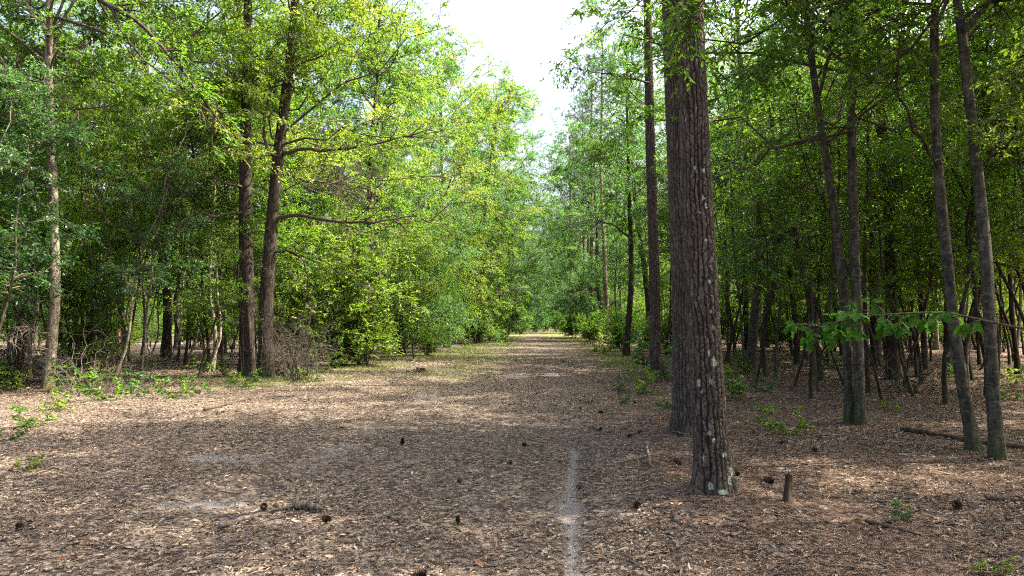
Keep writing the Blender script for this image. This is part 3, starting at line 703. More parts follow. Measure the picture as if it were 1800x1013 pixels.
proto('K2', 7, .035, 133, 'bark_dark', 'leaf_mid', 'sapling', wv=.12, lean=.14, cb=.55, rad=1.6, nprim=12, nsec=5, ntwig=5, nleaf=10, ll=.09, lw=.04)
def make_shrub(name, H, rad, seed, leaf, nst, ll, lw, nleaf=12, twl=.35, n1=9, n2=8):
    rg = np.random.default_rng(seed)
    root = thing(name, (0, 0, 0), 'x', 'shrub')
    a = np.arange(nst) * 2.4 + rg.normal(0, .3, nst); k = 8
    s = np.linspace(0, 1, k)[None, :, None]
    out = rg.uniform(.15, .75, nst) * rad
    hh = H * rg.uniform(.6, 1.05, nst)
    d = np.stack([np.cos(a) * out, np.sin(a) * out, hh], 1)
    wb = np.cumsum(rg.normal(size=(nst, k, 3)), 1) * .04 * H / 3; wb -= wb[:, :1]
    P0 = d[:, None] * s + np.stack([np.cos(a) * .08, np.sin(a) * .08, np.full(nst, -.05)], 1)[:, None] + wb * s
    P0[:, :, :2] += d[:, None, :2] * (s ** 2 - s) * .4
    sm = MB(); tubes(sm, P0, np.repeat(np.linspace(.016, .005, k)[None], nst, 0) * H / 3, 6, 0)
    reg(root, sm.build('stem', M['twig'], root))
    mb = MB()
    P1 = grow(P0, n1, .12, 1, 5, .95, lambda pl, t, m: rad * .42 * (1.15 - .5 * t) * rg.uniform(.5, 1.2, m), -.12, rg, .5, .05)
    tubes(mb, P1, np.repeat(np.linspace(.006, .002, 5)[None], len(P1), 0), 4, 1)
    P2 = grow(P1, n2, .15, 1, 3, .75, lambda pl, t, m: twl * rg.uniform(.5, 1.2, m), -.1, rg, .5, .05)
    n3 = len(P2); m = n3 * nleaf; idx = np.repeat(np.arange(n3), nleaf)
    tt = rg.uniform(.05, 1, m)[:, None]
    B = P2[idx, 0] * (1 - tt) + P2[idx, 2] * tt; td = norm(P2[idx, 2] - P2[idx, 0])
    Nn = norm(np.stack([rg.normal(0, .5, m), rg.normal(0, .5, m), np.ones(m)], 1))
    sd = norm(np.cross(td, Nn)) * np.where(rg.uniform(0, 1, m) < .5, 1, -1)[:, None]; aa = rg.normal(.8, .3, m)[:, None]
    leaves(mb, B, td * np.cos(aa) + sd * np.sin(aa), Nn, ll * rg.uniform(.6, 1.25, m), lw * rg.uniform(.7, 1.2, m), 0, np.clip(np.repeat(rg.normal(.5, .18, len(P1)), n2 * nleaf) + rg.normal(0, .13, m), 0, 1), True)
    reg(root, mb.build('foliage', [M[leaf], M['twig']], root))
    return root
protos['S0'] = make_shrub('shrub', 3.2, 2.0, 141, 'leaf_mid', 15, .085, .042, 15)
protos['S4'] = make_shrub('shrub', 4.2, 1.9, 145, 'leaf_mid', 9, .10, .055, 11, .5, 7, 6)
protos['S5'] = make_shrub('shrub', 2.6, 2.3, 146, 'leaf_mid', 18, .065, .028, 14, .3)
protos['S1'] = make_shrub('shrub', 2.0, 1.5, 142, 'leaf_mid', 12, .08, .038)
protos['S2'] = make_shrub('evergreen_shrub', 4.5, 2.0, 143, 'leaf_dark', 16, .11, .034)
protos['S3'] = make_shrub('seedling', .5, .4, 144, 'leaf_mid', 4, .075, .042, 6, .12, 4, 3)

used = set()
def put(key, x, y, sc=1.0, label='', group=None, leaf=None, cat=None, rz=None):
    root = protos[key]
    if 26 < y < 112 and 'S3' != key and 'scattered' not in (rz or ''):
        if x < left_edge(y) + 4: x += 1.3 * min(1, (y - 26) / 4) + (.5 if y > 50 else 0)
        elif x < 12 and y > 45 and x > 4: x -= .8
    rz = random.uniform(0, 2 * PI)
    mats = {m_.name: M[leaf or ('needle' if key[0] == 'P' else 'leaf_mid')] for m_ in (M['leaf_mid'], M['leaf_dark'], M['leaf_yel'], M['leaf_blue'])} if (leaf or key != 'S2') else {m_.name: M['leaf_dark'] for m_ in (M['leaf_mid'], M['leaf_yel'], M['leaf_blue'])}
    z = float(gh(np.float64(x), np.float64(y))) - .02
    if key in used:
        o = dup(root, (x, y, z), rz, sc, label, group, mats)
    else:
        used.add(key); o = root; o.location = (x, y, z); o.rotation_euler = (0, 0, rz); o.scale = (sc, sc, sc); tag(o, label, None, group)
        if mats:
            for c in KIDS[root.name]:
                for s in c.material_slots:
                    swap_slot(s, mats)
    return o

# left edge of the track, from near to far
EL = [
 ('E2', -9.5, 25.5, 1.0, 'leaf_mid', 'sunlit green tree right behind the big dark pair'),
 ('E1', -7.6, 30, .95, 'leaf_mid', 'tall sunlit tree whose crown tops the left side of the sky gap'),
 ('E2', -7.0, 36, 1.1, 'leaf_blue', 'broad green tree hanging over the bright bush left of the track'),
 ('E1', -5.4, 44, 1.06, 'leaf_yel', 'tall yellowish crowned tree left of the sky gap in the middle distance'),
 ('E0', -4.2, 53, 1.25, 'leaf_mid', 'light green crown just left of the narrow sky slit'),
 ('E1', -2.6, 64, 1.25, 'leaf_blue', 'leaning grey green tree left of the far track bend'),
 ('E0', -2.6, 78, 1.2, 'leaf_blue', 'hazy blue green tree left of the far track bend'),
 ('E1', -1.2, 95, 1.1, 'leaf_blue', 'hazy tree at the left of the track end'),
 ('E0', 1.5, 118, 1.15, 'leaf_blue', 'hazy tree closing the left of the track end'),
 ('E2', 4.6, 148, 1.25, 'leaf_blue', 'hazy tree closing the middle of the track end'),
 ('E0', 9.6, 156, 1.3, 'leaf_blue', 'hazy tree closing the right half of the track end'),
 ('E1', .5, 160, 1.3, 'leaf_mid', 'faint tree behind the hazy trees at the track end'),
]
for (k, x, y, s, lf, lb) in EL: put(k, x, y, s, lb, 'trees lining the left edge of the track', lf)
ER = [
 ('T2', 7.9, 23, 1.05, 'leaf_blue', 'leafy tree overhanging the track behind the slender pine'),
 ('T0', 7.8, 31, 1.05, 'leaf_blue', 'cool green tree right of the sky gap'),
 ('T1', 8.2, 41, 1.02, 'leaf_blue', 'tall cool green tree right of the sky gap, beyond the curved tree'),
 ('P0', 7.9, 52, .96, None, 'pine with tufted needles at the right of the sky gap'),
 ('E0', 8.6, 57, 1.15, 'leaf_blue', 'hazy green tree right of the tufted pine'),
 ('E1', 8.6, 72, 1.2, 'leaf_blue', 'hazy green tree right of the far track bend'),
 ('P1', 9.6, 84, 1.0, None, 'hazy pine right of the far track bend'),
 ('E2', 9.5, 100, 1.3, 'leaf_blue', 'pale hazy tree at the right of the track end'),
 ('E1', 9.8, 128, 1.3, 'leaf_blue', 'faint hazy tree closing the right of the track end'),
]
for (k, x, y, s, lf, lb) in ER: put(k, x, y, s, lb, 'trees lining the right edge of the track', lf)

# shrubs of the left edge
SH = [
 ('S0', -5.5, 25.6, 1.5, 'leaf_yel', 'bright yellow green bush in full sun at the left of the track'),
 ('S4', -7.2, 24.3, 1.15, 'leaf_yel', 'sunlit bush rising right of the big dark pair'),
 ('S1', -6.0, 25.0, .8, 'leaf_mid', 'low green bush in front of the bright sunlit bush'),
 ('S4', -6.4, 32, 1.0, 'leaf_blue', 'green bush behind the bright sunlit bush'),
 ('S5', -5.6, 37, 1.3, 'leaf_blue', 'greyish green bush hanging over the track verge'),
 ('S5', -5.4, 33.5, .7, 'leaf_mid', 'low bush at the verge below the greyish green bush'),
 ('S4', -5.4, 43, 1.2, 'leaf_mid', 'rounded bush half way along the left verge'),
 ('S0', -4.4, 51, 1.35, 'leaf_mid', 'green bush far along the left verge'),
 ('S5', -3.6, 60, 1.5, 'leaf_mid', 'dim bush just before the far bend on the left verge'),
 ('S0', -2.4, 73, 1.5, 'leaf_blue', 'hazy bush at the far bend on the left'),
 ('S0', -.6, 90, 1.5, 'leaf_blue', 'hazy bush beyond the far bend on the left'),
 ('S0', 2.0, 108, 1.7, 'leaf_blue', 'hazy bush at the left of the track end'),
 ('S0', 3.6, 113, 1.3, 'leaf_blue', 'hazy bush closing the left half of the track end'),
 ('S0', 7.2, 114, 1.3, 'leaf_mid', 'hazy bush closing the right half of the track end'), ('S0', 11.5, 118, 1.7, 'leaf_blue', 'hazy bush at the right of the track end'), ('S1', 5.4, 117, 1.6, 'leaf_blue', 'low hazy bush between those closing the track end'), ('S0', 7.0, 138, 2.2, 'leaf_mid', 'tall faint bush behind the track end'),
 ('S2', -13.0, 16.0, .95, None, 'dark evergreen shrub with long glossy leaves beside the pale tree'),
 ('S2', -12.2, 15.0, 1.0, 'leaf_mid', 'green shrub at the left border in front of the pale tree'),
 ('S2', -11.6, 18.8, 1.1, 'leaf_mid', 'tall green shrub behind the pale tree'),
 ('S2', -15.5, 19.5, 1.1, None, 'dark evergreen shrub farther back at the left border'),
 ('S0', -3.5, 121, 1.6, 'leaf_mid', 'faint bush left behind the track end'), ('S0', .4, 124, 1.6, 'leaf_blue', 'faint bush behind the left of the track end'), ('S0', 14.5, 122, 1.7, 'leaf_mid', 'faint bush right behind the track end'), ('S0', 18, 119, 1.7, 'leaf_blue', 'faint bush far right behind the track end'), ('S0', 9.4, 128, 1.9, 'leaf_mid', 'faint round bush in the middle behind the track end'), ('S0', -.6, 98, .8, 'leaf_mid', 'low bush narrowing the track near its end on the left'), ('S0', 7.9, 92, .9, 'leaf_mid', 'low bush narrowing the track near its end on the right'),
 ('S1', 6.6, 50, 1.2, 'leaf_mid', 'round green bush at the foot of the far pines on the right'),
 ('S1', 6.0, 38, 1.0, 'leaf_mid', 'low green bush behind the curved tree on the right'),
 ('S1', 7.2, 44, 1.3, 'leaf_mid', 'green bush beside the grey pine trunks on the right'),
 ('S1', 6.9, 68, 1.6, 'leaf_blue', 'dim bush past the far pines on the right'),
]
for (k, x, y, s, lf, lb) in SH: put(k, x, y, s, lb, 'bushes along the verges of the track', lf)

# woods: scattered copies
def scatter(n, xr, yr, mind, ok, rg, pts):
    out = []
    tries = 0
    while len(out) < n and tries < n * 60:
        tries += 1
        x, y = rg.uniform(*xr), rg.uniform(*yr)
        if not ok(x, y): continue
        if all((x - a) ** 2 + (y - b) ** 2 > mind ** 2 for a, b in pts):
            pts.append((x, y)); out.append((x, y))
    return out
rs = np.random.default_rng(77)
inview = lambda x, y, m=3: abs(x) < .76 * y + m
pl = [(o.location.x, o.location.y) for o in COL.objects if o.parent is None and 'label' in o]
R_ok = lambda x, y: x > right_edge(y) + 2.2 and inview(x, y)
L_ok = lambda x, y: x < left_edge(y) - 2.0 and inview(x, y)
LBL = {'R': 'right', 'L': 'left'}
for side, ok, xr in (('R', R_ok, (2, 60)), ('L', L_ok, (-60, 2))):
    for kinds, n, yr, md, word in ((('T0', 'T1', 'T2', 'T3'), 9 if side == 'L' else 12, (19 if side == 'L' else 15, 45), 4.2, 'tall'), (('T0', 'T1', 'T2', 'T3'), 26 if side == 'R' else 18, (45, 90), 3.7, 'tall'), (('P0', 'P1'), 7, (24, 80), 2.5, 'pine'), (('U0', 'U1', 'U2', 'U3'), 15 if side == 'L' else 34, (11.5, 34), 1.6, 'sapling'), (('U0', 'U1', 'U2'), 40, (34, 80), 1.8, 'sapling'), (('K0', 'K1') if side == 'L' else ('K0', 'K0', 'K2'), 54 if side == 'L' else 66, (13, 34), 1.0, 'pole'), (('S0', 'S1', 'S4', 'S5'), (26 if side == 'R' else 24), (18, 45), 1.6, 'shrub'), (('S0', 'S0', 'S1'), 34 if side == 'R' else 24, (45.5, 92), 2.2, 'shrub')):
        for (x, y) in scatter(n, xr, yr, md, ok, rs, pl):
            far = 'far back' if y > 45 else 'deep'
            lab = {'tall': f'tall broadleaf tree {far} in the shaded woods {LBL[side]} of the track', 'pine': f'tall straight pine {far} among the broadleaf woods {LBL[side]} of the track', 'sapling': f'leafy understory sapling {far} in the woods {LBL[side]} of the track',
                   'pole': f'slim bare stemmed sapling in the shade of the woods {LBL[side]} of the track', 'shrub': f'leafy shrub {far} on the floor of the woods {LBL[side]} of the track'}[word]
            far_ = far
            grp = {'tall': 'tall broadleaf trees', 'pine': 'pines', 'sapling': 'understory saplings', 'pole': 'bare stemmed saplings', 'shrub': 'shrubs'}[word] + (' far back' if y > 45 else '') + f' in the woods {LBL[side]} of the track'
            lf = rs.choice(['leaf_mid', 'leaf_mid', 'leaf_yel', 'leaf_yel', 'leaf_mid'] if side == 'R' else ['leaf_mid', 'leaf_mid', 'leaf_yel', 'leaf_yel', 'leaf_blue']) if word != 'pine' else None
            put(rs.choice(kinds), x, y, rs.uniform(.82, 1.15), lab, grp, lf, rz='scattered')
# shade trees beside and behind the camera, on the sun side
for (k, x, y, s) in (('T1', 13.5, 6.5, .85), ('T0', 12.6, 12.0, .9), ('T2', 16.5, 9.5, 1.0), ('T3', 9.6, 10.6, .75), ('T0', 16.5, 14.5, 1.0), ('T1', 19.5, 6.0, 1.0), ('T2', 9.4, -1.5, .9), ('T3', 14, 1.0, 1.0), ('T0', 16, -3.0, 1.05)):
    put(k, x, y, s, 'tall broadleaf tree shading the near track from beyond the right border', 'shade trees beyond the right border')

# edge saplings that close the leafy wall on both sides
for (k, x, y, s, lf, lb) in (
  ('U0', -8.8, 23, 1.0, 'leaf_mid', 'sunlit sapling with layered sprays just right of the big dark pair'), ('U2', -9.8, 28.5, 1.0, 'leaf_mid', 'tall sunlit sapling behind the sunlit bush'),
  ('U1', -7.4, 33.5, 1.1, 'leaf_blue', 'cool sapling over the greyish green bush'), ('U0', -6.4, 40, 1.1, 'leaf_mid', 'sapling leaning into the track before the rounded bush'),
  ('U2', -5.6, 47, 1.1, 'leaf_blue', 'cool green sapling past the rounded bush'), ('U0', -4.6, 56, 1.2, 'leaf_mid', 'sapling half hidden near the far bend on the left'),
  ('U0', -13.4, 24, 1.2, 'leaf_yel', 'yellow lit sapling far behind the crooked pale tree'), 
  ('U1', -13.8, 15.6, 1.15, 'leaf_mid', 'light green sapling over the dark evergreen at the left border'), ('U2', -15.6, 19.0, 1.1, 'leaf_yel', 'yellow green sapling at the far left border'),
  ('U3', -9.4, 21.8, 1.05, 'leaf_yel', 'pale stemmed sapling just left of the big dark pair'), ('U1', -8.7, 19.3, .7, 'leaf_mid', 'low sapling half before the big dark pair'), ('U2', -16.8, 23.5, 1.2, 'leaf_mid', 'tall sapling deep behind the left border'),
  ('U2', -7.0, 26.4, .75, 'leaf_yel', 'yellow sapling bulging over the sunlit bush'), ('U0', -5.6, 30.5, .8, 'leaf_yel', 'sunny sapling bulging into the track beyond the sunlit bush'), ('U1', -5.4, 35.5, .9, 'leaf_mid', 'rounded sapling bulging into the track farther on'),
  ('U1', -10.9, 14.2, .85, 'leaf_dark', 'dark glossy leaved sapling whose sprays hang before the mossy pale trunk'), ('U1', -12.4, 14.8, .95, 'leaf_dark', 'dark glossy leaved sapling at the left border'), ('U0', -9.4, 17.6, .7, 'leaf_dark', 'low dark leaved sapling before the crooked pale tree'), ('U1', -11.9, 18.6, .8, 'leaf_mid', 'small green sapling between the mossy pale tree and the reddish stem'),
  ('U0', 7.4, 19.5, .9, 'leaf_blue', 'sapling with flat sprays behind the thick pine'), ('U2', 7.2, 27, 1.0, 'leaf_blue', 'sapling reaching over the curved tree on the right'), ('U1', 7.8, 35.5, 1.1, 'leaf_mid', 'layered sapling beside the grey pine trunk'),
  ('U0', 8.0, 47, 1.2, 'leaf_blue', 'sapling behind the round bush at the far pines')):
    put(k, x, y, s, lb, 'saplings filling the edges of the track', lf)

# limbs of the near trees that stand out
def limb(root, pts, r, seed, leaf='leaf_mid', leafy=True, k=16, nsec=9, ntwig=8, nleaf=11, ll=.085, lw=.032, t0=.25, sl=.28, dead=False, name='branch', bark='twig', lmin=.15, twl=.35, wv=.02):
    rg = np.random.default_rng(seed)
    P = np.array([at(*p) if p[2] > 0 else G(p[0], p[1]) for p in pts]) - np.array(root.location)
    P = resample(P, k); P[1:-1] += rg.normal(0, wv, (k - 2, 3))
    mb = MB(); tubes(mb, P[None], (r * np.linspace(1, .18, k))[None], 8, 1)
    P2 = grow(P[None], nsec, t0, 1, 6, .75, lambda pl, t, m: pl * sl * (1.15 - .7 * t) * rg.uniform(.5, 1.2, m) + lmin, -.08, rg, .45, .06)
    tubes(mb, P2, np.repeat((r * .32 * np.linspace(1, .25, 6))[None], len(P2), 0), 5, 1)
    P3 = grow(P2, ntwig, .1, 1, 4, .75, lambda pl, t, m: twl * rg.uniform(.5, 1.3, m), -.1, rg, .5, .06)
    tubes(mb, P3, np.repeat(np.linspace(.0045, .002, 4)[None] * (1.3 if dead else 1), len(P3), 0), 3, 1)
    if leafy:
        m = len(P3) * nleaf; idx = np.repeat(np.arange(len(P3)), nleaf); tt = rg.uniform(.05, 1, m)[:, None]
        B = P3[idx, 0] * (1 - tt) + P3[idx, 3] * tt; td = norm(P3[idx, 3] - P3[idx, 0])
        Nn = norm(np.stack([rg.normal(0, .45, m), rg.normal(0, .45, m), np.ones(m)], 1))
        sdv = norm(np.cross(td, Nn)) * np.where(rg.uniform(0, 1, m) < .5, 1, -1)[:, None]; aa = rg.normal(.8, .3, m)[:, None]
        leaves(mb, B, td * np.cos(aa) + sdv * np.sin(aa), Nn, ll * rg.uniform(.6, 1.2, m), lw * rg.uniform(.7, 1.2, m), 0, np.clip(rg.normal(.5, .2, m), 0, 1), True)
    return mb.build(name, [M[leaf], M['dead_twig' if dead else bark]], root)
HERO = {o['label']: o for o in COL.objects if o.parent is None and 'label' in o}
def find(s_): return next(o for l_, o in HERO.items() if s_ in l_)
tF, tG, tH, tI = find('pale barked tree with a mossy'), find('straight dark left trunk'), find('right trunk of the big pair'), find('crooked pale tree')
tA, tB, tD, tE = find('left stem of the twin'), find('upright right stem'), find('leaning banded oak'), find('mossy footed leaning oak')
tP3, tCur = find('slender straight pine'), find('slightly curved tree')
Y_ = 19.7
limb(tH, [(482, 386, Y_), (508, 374, 19.6), (540, 380, 19.3), (600, 393, 18.8), (660, 390, 18.3), (730, 380, 17.8)], .065, 301, 'leaf_yel', t0=.35)
limb(tH, [(488, 268, Y_), (540, 264, 19.5), (610, 262, 19.0), (690, 246, 18.5), (760, 226, 18.0)], .06, 302, 'leaf_yel', nsec=12)
limb(tH, [(470, 262, Y_ - .3), (462, 220, 19.3), (472, 160, 19.0), (530, 110, 18.6), (600, 88, 18.2)], .05, 304, 'leaf_yel', nsec=11)
limb(tH, [(478, 446, Y_), (505, 440, 19.5), (528, 450, 19.2), (541, 480, 19.1), (543, 515, 19.1), (534, 540, 19.2)], .03, 305, leafy=False, dead=False, nsec=5, bark='bark_dark', ntwig=5)
limb(tH, [(505, 441, 19.5), (545, 455, 19.2), (580, 480, 18.9), (640, 502, 18.6)], .025, 306, leafy=False, nsec=6, bark='bark_dark', ntwig=6)
limb(tH, [(498, 335, 19.4), (540, 318, 19.0), (590, 322, 18.6), (645, 340, 18.2)], .02, 309, leafy=False, dead=True, nsec=16, ntwig=14, twl=.5)
limb(tH, [(492, 300, 19.2), (560, 290, 18.6), (640, 300, 18.0)], .018, 310, leafy=False, dead=True, nsec=12, ntwig=12, twl=.5)
limb(tG, [(430, 330, 19.9), (400, 322, 19.6), (350, 300, 19.2), (300, 310, 18.8), (250, 335, 18.4)], .04, 307, 'leaf_yel')
limb(tG, [(428, 372, 19.9), (385, 378, 19.4), (330, 392, 18.9), (270, 400, 18.4)], .035, 308, leafy=False, dead=True, nsec=11, ntwig=9)
limb(tF, [(86, -70, 16.0), (130, -30, 15.6), (171, 0, 15.2), (235, 27, 14.8), (292, 90, 14.4), (369, 191, 14.0), (415, 250, 13.8)], .075, 311, 'leaf_mid', nsec=15, bark='bark_dark', sl=.22)
limb(tF, [(190, 8, 15.1), (205, 30, 14.9), (215, 62, 14.7), (262, 112, 14.3), (335, 170, 14.0)], .035, 312, 'leaf_mid', nsec=10, bark='bark_dark')
limb(tF, [(86, 65, 16.2), (72, 40, 16.2), (52, 22, 16.1), (40, -20, 16.0)], .06, 313, 'leaf_mid', bark='bark_pale')
limb(tF, [(88, 210, 16.0), (60, 190, 15.6), (30, 170, 15.2), (-20, 180, 14.8)], .03, 314, leafy=False, dead=True, nsec=16, ntwig=12, twl=.5)
limb(tF, [(88, 150, 16.0), (55, 140, 15.8), (20, 120, 15.4), (-30, 130, 15.0)], .03, 315, leafy=False, dead=True, nsec=16, ntwig=12, twl=.5)
limb(tF, [(95, 590, 16.0), (60, 580, 15.6), (20, 575, 15.2), (-20, 585, 15)], .022, 316, leafy=False, dead=True, nsec=14, ntwig=9)
limb(tI, [(180, 375, 21), (150, 300, 20.8), (120, 240, 20.6)], .04, 317, 'leaf_mid', bark='bark_pale')
limb(tA, [(1423, 70, 10.8), (1395, 82, 10.5), (1350, 110, 10.1), (1300, 150, 9.7), (1260, 175, 9.4)], .022, 321, 'leaf_mid', nsec=10, bark='bark_dark', t0=.1)
limb(tA, [(1440, 212, 10.8), (1425, 206, 10.7), (1400, 208, 10.5), (1372, 211, 10.3)], .02, 322, nsec=4, leafy=False, bark='bark_dark')
limb(tA, [(1468, 402, 10.8), (1430, 400, 10.5), (1395, 420, 10.2), (1350, 442, 9.9), (1275, 462, 9.5)], .016, 323, 'leaf_mid', nsec=9, ntwig=6, nleaf=7, bark='bark_dark')
limb(tB, [(1500, 95, 10.7), (1470, 60, 10.4), (1440, 30, 10.0), (1400, -20, 9.6)], .03, 324, 'leaf_mid', bark='bark_dark')
limb(tD, [(1645, 5, 8.45), (1600, 20, 8.3), (1545, 50, 8.1), (1505, 75, 8.0), (1460, 110, 7.8)], .022, 325, 'leaf_mid', nsec=9, bark='bark_dark', t0=.15)
limb(tD, [(1650, 300, 8.5), (1632, 265, 8.45), (1602, 222, 8.4), (1582, 160, 8.3), (1574, 80, 8.2), (1575, -10, 8.1)], .022, 326, 'leaf_mid', nsec=6, bark='bark_dark', t0=.4)
limb(tE, [(1694, 52, 8.0), (1712, 32, 7.95), (1735, 12, 7.9), (1770, -25, 7.8)], .05, 327, 'leaf_mid', bark='bark_oak')
limb(tE, [(1729, 290, 8.0), (1760, 262, 7.8), (1790, 240, 7.6), (1840, 215, 7.4)], .018, 328, 'leaf_yel', nsec=9, bark='bark_dark', lw=.03)
limb(tP3, [(1141, 146, 18.0), (1120, 140, 17.8), (1070, 132, 17.5), (1005, 120, 17.0)], .035, 329, 'leaf_blue', nsec=10, bark='bark_dark', t0=.4)
limb(tCur, [(1108, 420, 32), (1080, 395, 31.5), (1040, 385, 31), (985, 400, 30.5)], .06, 330, 'leaf_blue', nsec=12)

# climbing bare vines on the big dark pair
rgv = np.random.default_rng(340)
for root, cxs in ((tG, (422, 428, 440, 446)), (tH, (460, 468, 476))):
    Yv = root.location.y
    for i_, px0 in enumerate(cxs):
        pts = [(px0 + rgv.normal(0, 7) * (1 if 2 < q_ < 9 else .3), 655 - q_ * rgv.uniform(24, 32), Yv - .30 - .12 * rgv.uniform(0, 1)) for q_ in range(10)]
        limb(root, pts, .011, 341 + i_, leafy=False, dead=True, k=20, nsec=10, ntwig=3, sl=.12, name='vine', twl=.25)

# overhanging oak beyond the right border
loc = np.array([5.0, 5.5, 0.0]); rgo = np.random.default_rng(400)
oak, q_, r_ = make_tree('oak_tree', tuple(loc), straight(9.5, rgo, .02, .08), .09, 'oak beyond the right border whose lobed leaf branch hangs before the leaning oaks', 'tree', None, 'bark_oak', 'leaf_mid', seed=401, **dict(SK, rad=3.3, cb=.55, n=26, sides=14, nprim=26, nsec=7, ntwig=8, nleaf=12))
LOBE = np.array([(0, 0), (.10, .03), (.24, .13), (.25, .28), (.36, .22), (.47, .17), (.53, .40), (.66, .24), (.76, .17), (.84, .24), (1, 0)])
def lobed(mb, B, D, Nn, L, tone, mat=0, droop=.25):
    S = np.cross(D, Nn); S /= np.linalg.norm(S); Nn = np.cross(S, D)
    for sg in (1, -1):
        pts = [B + D * (a * L) + S * (sg * b * L) + Nn * (abs(b) * .25 * L) + np.array([0, 0, -droop * L * a * a]) for a, b in LOBE]
        mid = [B + D * (a * L) + np.array([0, 0, -droop * L * a * a]) for a, b in LOBE]
        V = np.array(pts + mid); n_ = len(LOBE)
        Fc = [(i, i + 1, n_ + i + 1, n_ + i) for i in range(n_ - 1)]
        mb.add(V, Fc, mat, False, np.full(len(V), tone))
def oak_branch():
    pts = [(1990, 600, 5.5), (1830, 583, 5.6), (1760, 571, 5.75), (1665, 548, 5.95), (1560, 552, 6.1), (1480, 562, 6.2), (1425, 582, 6.25)]
    P = resample(np.array([at(*p) for p in pts]) - loc, 26)
    mb = MB(); tubes(mb, P[None], np.linspace(.014, .003, 26)[None], 7, 1)
    tw = grow(P[None], 30, .42, 1, 5, .8, lambda pl, t, m: rgo.uniform(.10, .34, m), -.2, rgo, .6, .05)
    tubes(mb, tw, np.repeat(np.linspace(.005, .002, 5)[None], len(tw), 0), 4, 1)
    for T in tw:
        for e in range(rgo.integers(4, 7)):
            b = T[min(4, 3 + int(rgo.uniform(0, 2)))]
            d = T[-1] - T[0]; d = d / np.linalg.norm(d) * .6 + rgo.normal(0, .9, 3) * np.array([1, 1, .5]) + np.array([-.1, 0, -.35]); d /= np.linalg.norm(d)
            lobed(mb, b, d, norm(np.array([rgo.normal(0, .45), rgo.normal(-.55, .4), .8])), rgo.uniform(.075, .125), float(np.clip(rgo.normal(.5, .25), 0, 1)))
    mb.build('branch', [M['lobed'], M['twig']], oak)
oak_branch()
limb(oak, [(1990, -30, 5.5), (1700, -130, 5.55), (1400, -110, 5.6), (1280, -60, 5.6), (1235, 10, 5.62), (1205, 70, 5.65)], .018, 410, 'leaf_mid', k=24, nsec=16, ntwig=5, nleaf=8, ll=.075, lw=.026, t0=.72, sl=.09, twl=.22, lmin=.12)
limb(oak, [(1990, 100, 5.5), (1900, 40, 5.6), (1840, -10, 5.7), (1800, 120, 5.9), (1785, 180, 6.0)], .014, 411, 'leaf_yel', k=20, nsec=10, ntwig=6, nleaf=8, ll=.075, lw=.03, t0=.55, sl=.1, twl=.22, lmin=.12)

# ------------------------------------------------------------------ things lying on the ground
def cone_mesh():
    rg = np.random.default_rng(500); mb = MB()
    z = np.linspace(0, .095, 9); rad = .026 * np.sin(PI * (z / .095 * .8 + .12)) ** .8
    tubes(mb, np.stack([np.zeros(9), np.zeros(9), z], 1)[None], rad[None], 8, 0, [0.0])
    n = 110; i = np.arange(n); u = (i + .5) / n
    a = i * 2.399963; zz = .004 + u * .088; rr = .024 * np.sin(PI * (u * .8 + .14)) ** .8
    B = np.stack([np.cos(a) * rr * .7, np.sin(a) * rr * .7, zz], 1)
    tilt = -.25 + 1.25 * u
    D = np.stack([np.cos(a) * np.cos(tilt), np.sin(a) * np.cos(tilt), np.sin(tilt)], 1)
    Nn = np.stack([-np.cos(a) * np.sin(tilt), -np.sin(a) * np.sin(tilt), np.cos(tilt)], 1)
    leaves(mb, B, D, Nn, .026 * (1 - .45 * u), np.full(n, .021) * (1 - .35 * u), 0, rg.uniform(.2, 1, n), True, -.15)
    leaves(mb, B - Nn * .004, D, Nn, .025 * (1 - .45 * u), np.full(n, .020) * (1 - .35 * u), 0, rg.uniform(0, .5, n), True, -.15)
    return mb
cone0 = None
CONES = [(806, 838, 1.05, 'lone pine cone in the middle of the track'), (805, 905, 1.1, 'pine cone tipped on end in the lower middle of the track'), (580, 908, 1.15, 'pine cone right of the grey fallen branch'), (464, 880, 1.05, 'left one of two touching pine cones above the grey fallen branch'), (485, 881, 1.0, 'right one of two touching pine cones above the grey fallen branch'),
 (707, 772, 1.0, 'upright pine cone standing on the left half of the track'), (38, 917, 1.2, 'reddish pine cone at the left border'), (730, 1006, 1.2, 'pine cone at the bottom border of the track'), (925, 775, .9, 'small pine cone just left of the tip of the sandy rut'), (897, 806, .9, 'small dark pine cone left of the sandy rut'),
 (1117, 882, 1.2, 'pine cone on the straw left of the nearest pine'), (1025, 842, .95, 'pine cone just right of the sandy rut'), (1195, 813, 1.1, 'pine cone close to the left of the nearest pine trunk'), (1300, 842, 1.1, 'pine cone right of the nearest pine foot'), (1325, 762, 1.1, 'pine cone in the shade right of the two big pines'), (1360, 858, 1.15, 'pine cone left of the rotten stub'),
 (1373, 780, 1.1, 'pine cone at the edge of a sun patch right of the big pines'), (1433, 796, 1.1, 'dark pine cone in deep shade left of the leaning oaks'), (1020, 702, .95, 'left one of three pine cones in a row on the track'), (1030, 705, .95, 'middle one of three pine cones in a row on the track'), (1041, 703, .9, 'right one of three pine cones in a row on the track'), (1022, 715, .9, 'pine cone just in front of the row of three'),
 (1060, 721, 1.0, 'pine cone right of the row of three on the track'), (1115, 705, 1.0, 'pine cone left of the slender pine foot'), (1103, 762, 1.1, 'left one of the pine cones by the sticks at the thick pine'), (1121, 755, 1.1, 'right one of the pine cones by the sticks at the thick pine'), (1057, 748, .9, 'pine cone between the track and the crossed sticks'), (1468, 720, 1.0, 'pine cone at the sunny spot before the twin oaks'), (1685, 897, 1.2, 'pine cone before the leaning oaks in a sun patch')]
rgc = np.random.default_rng(510)
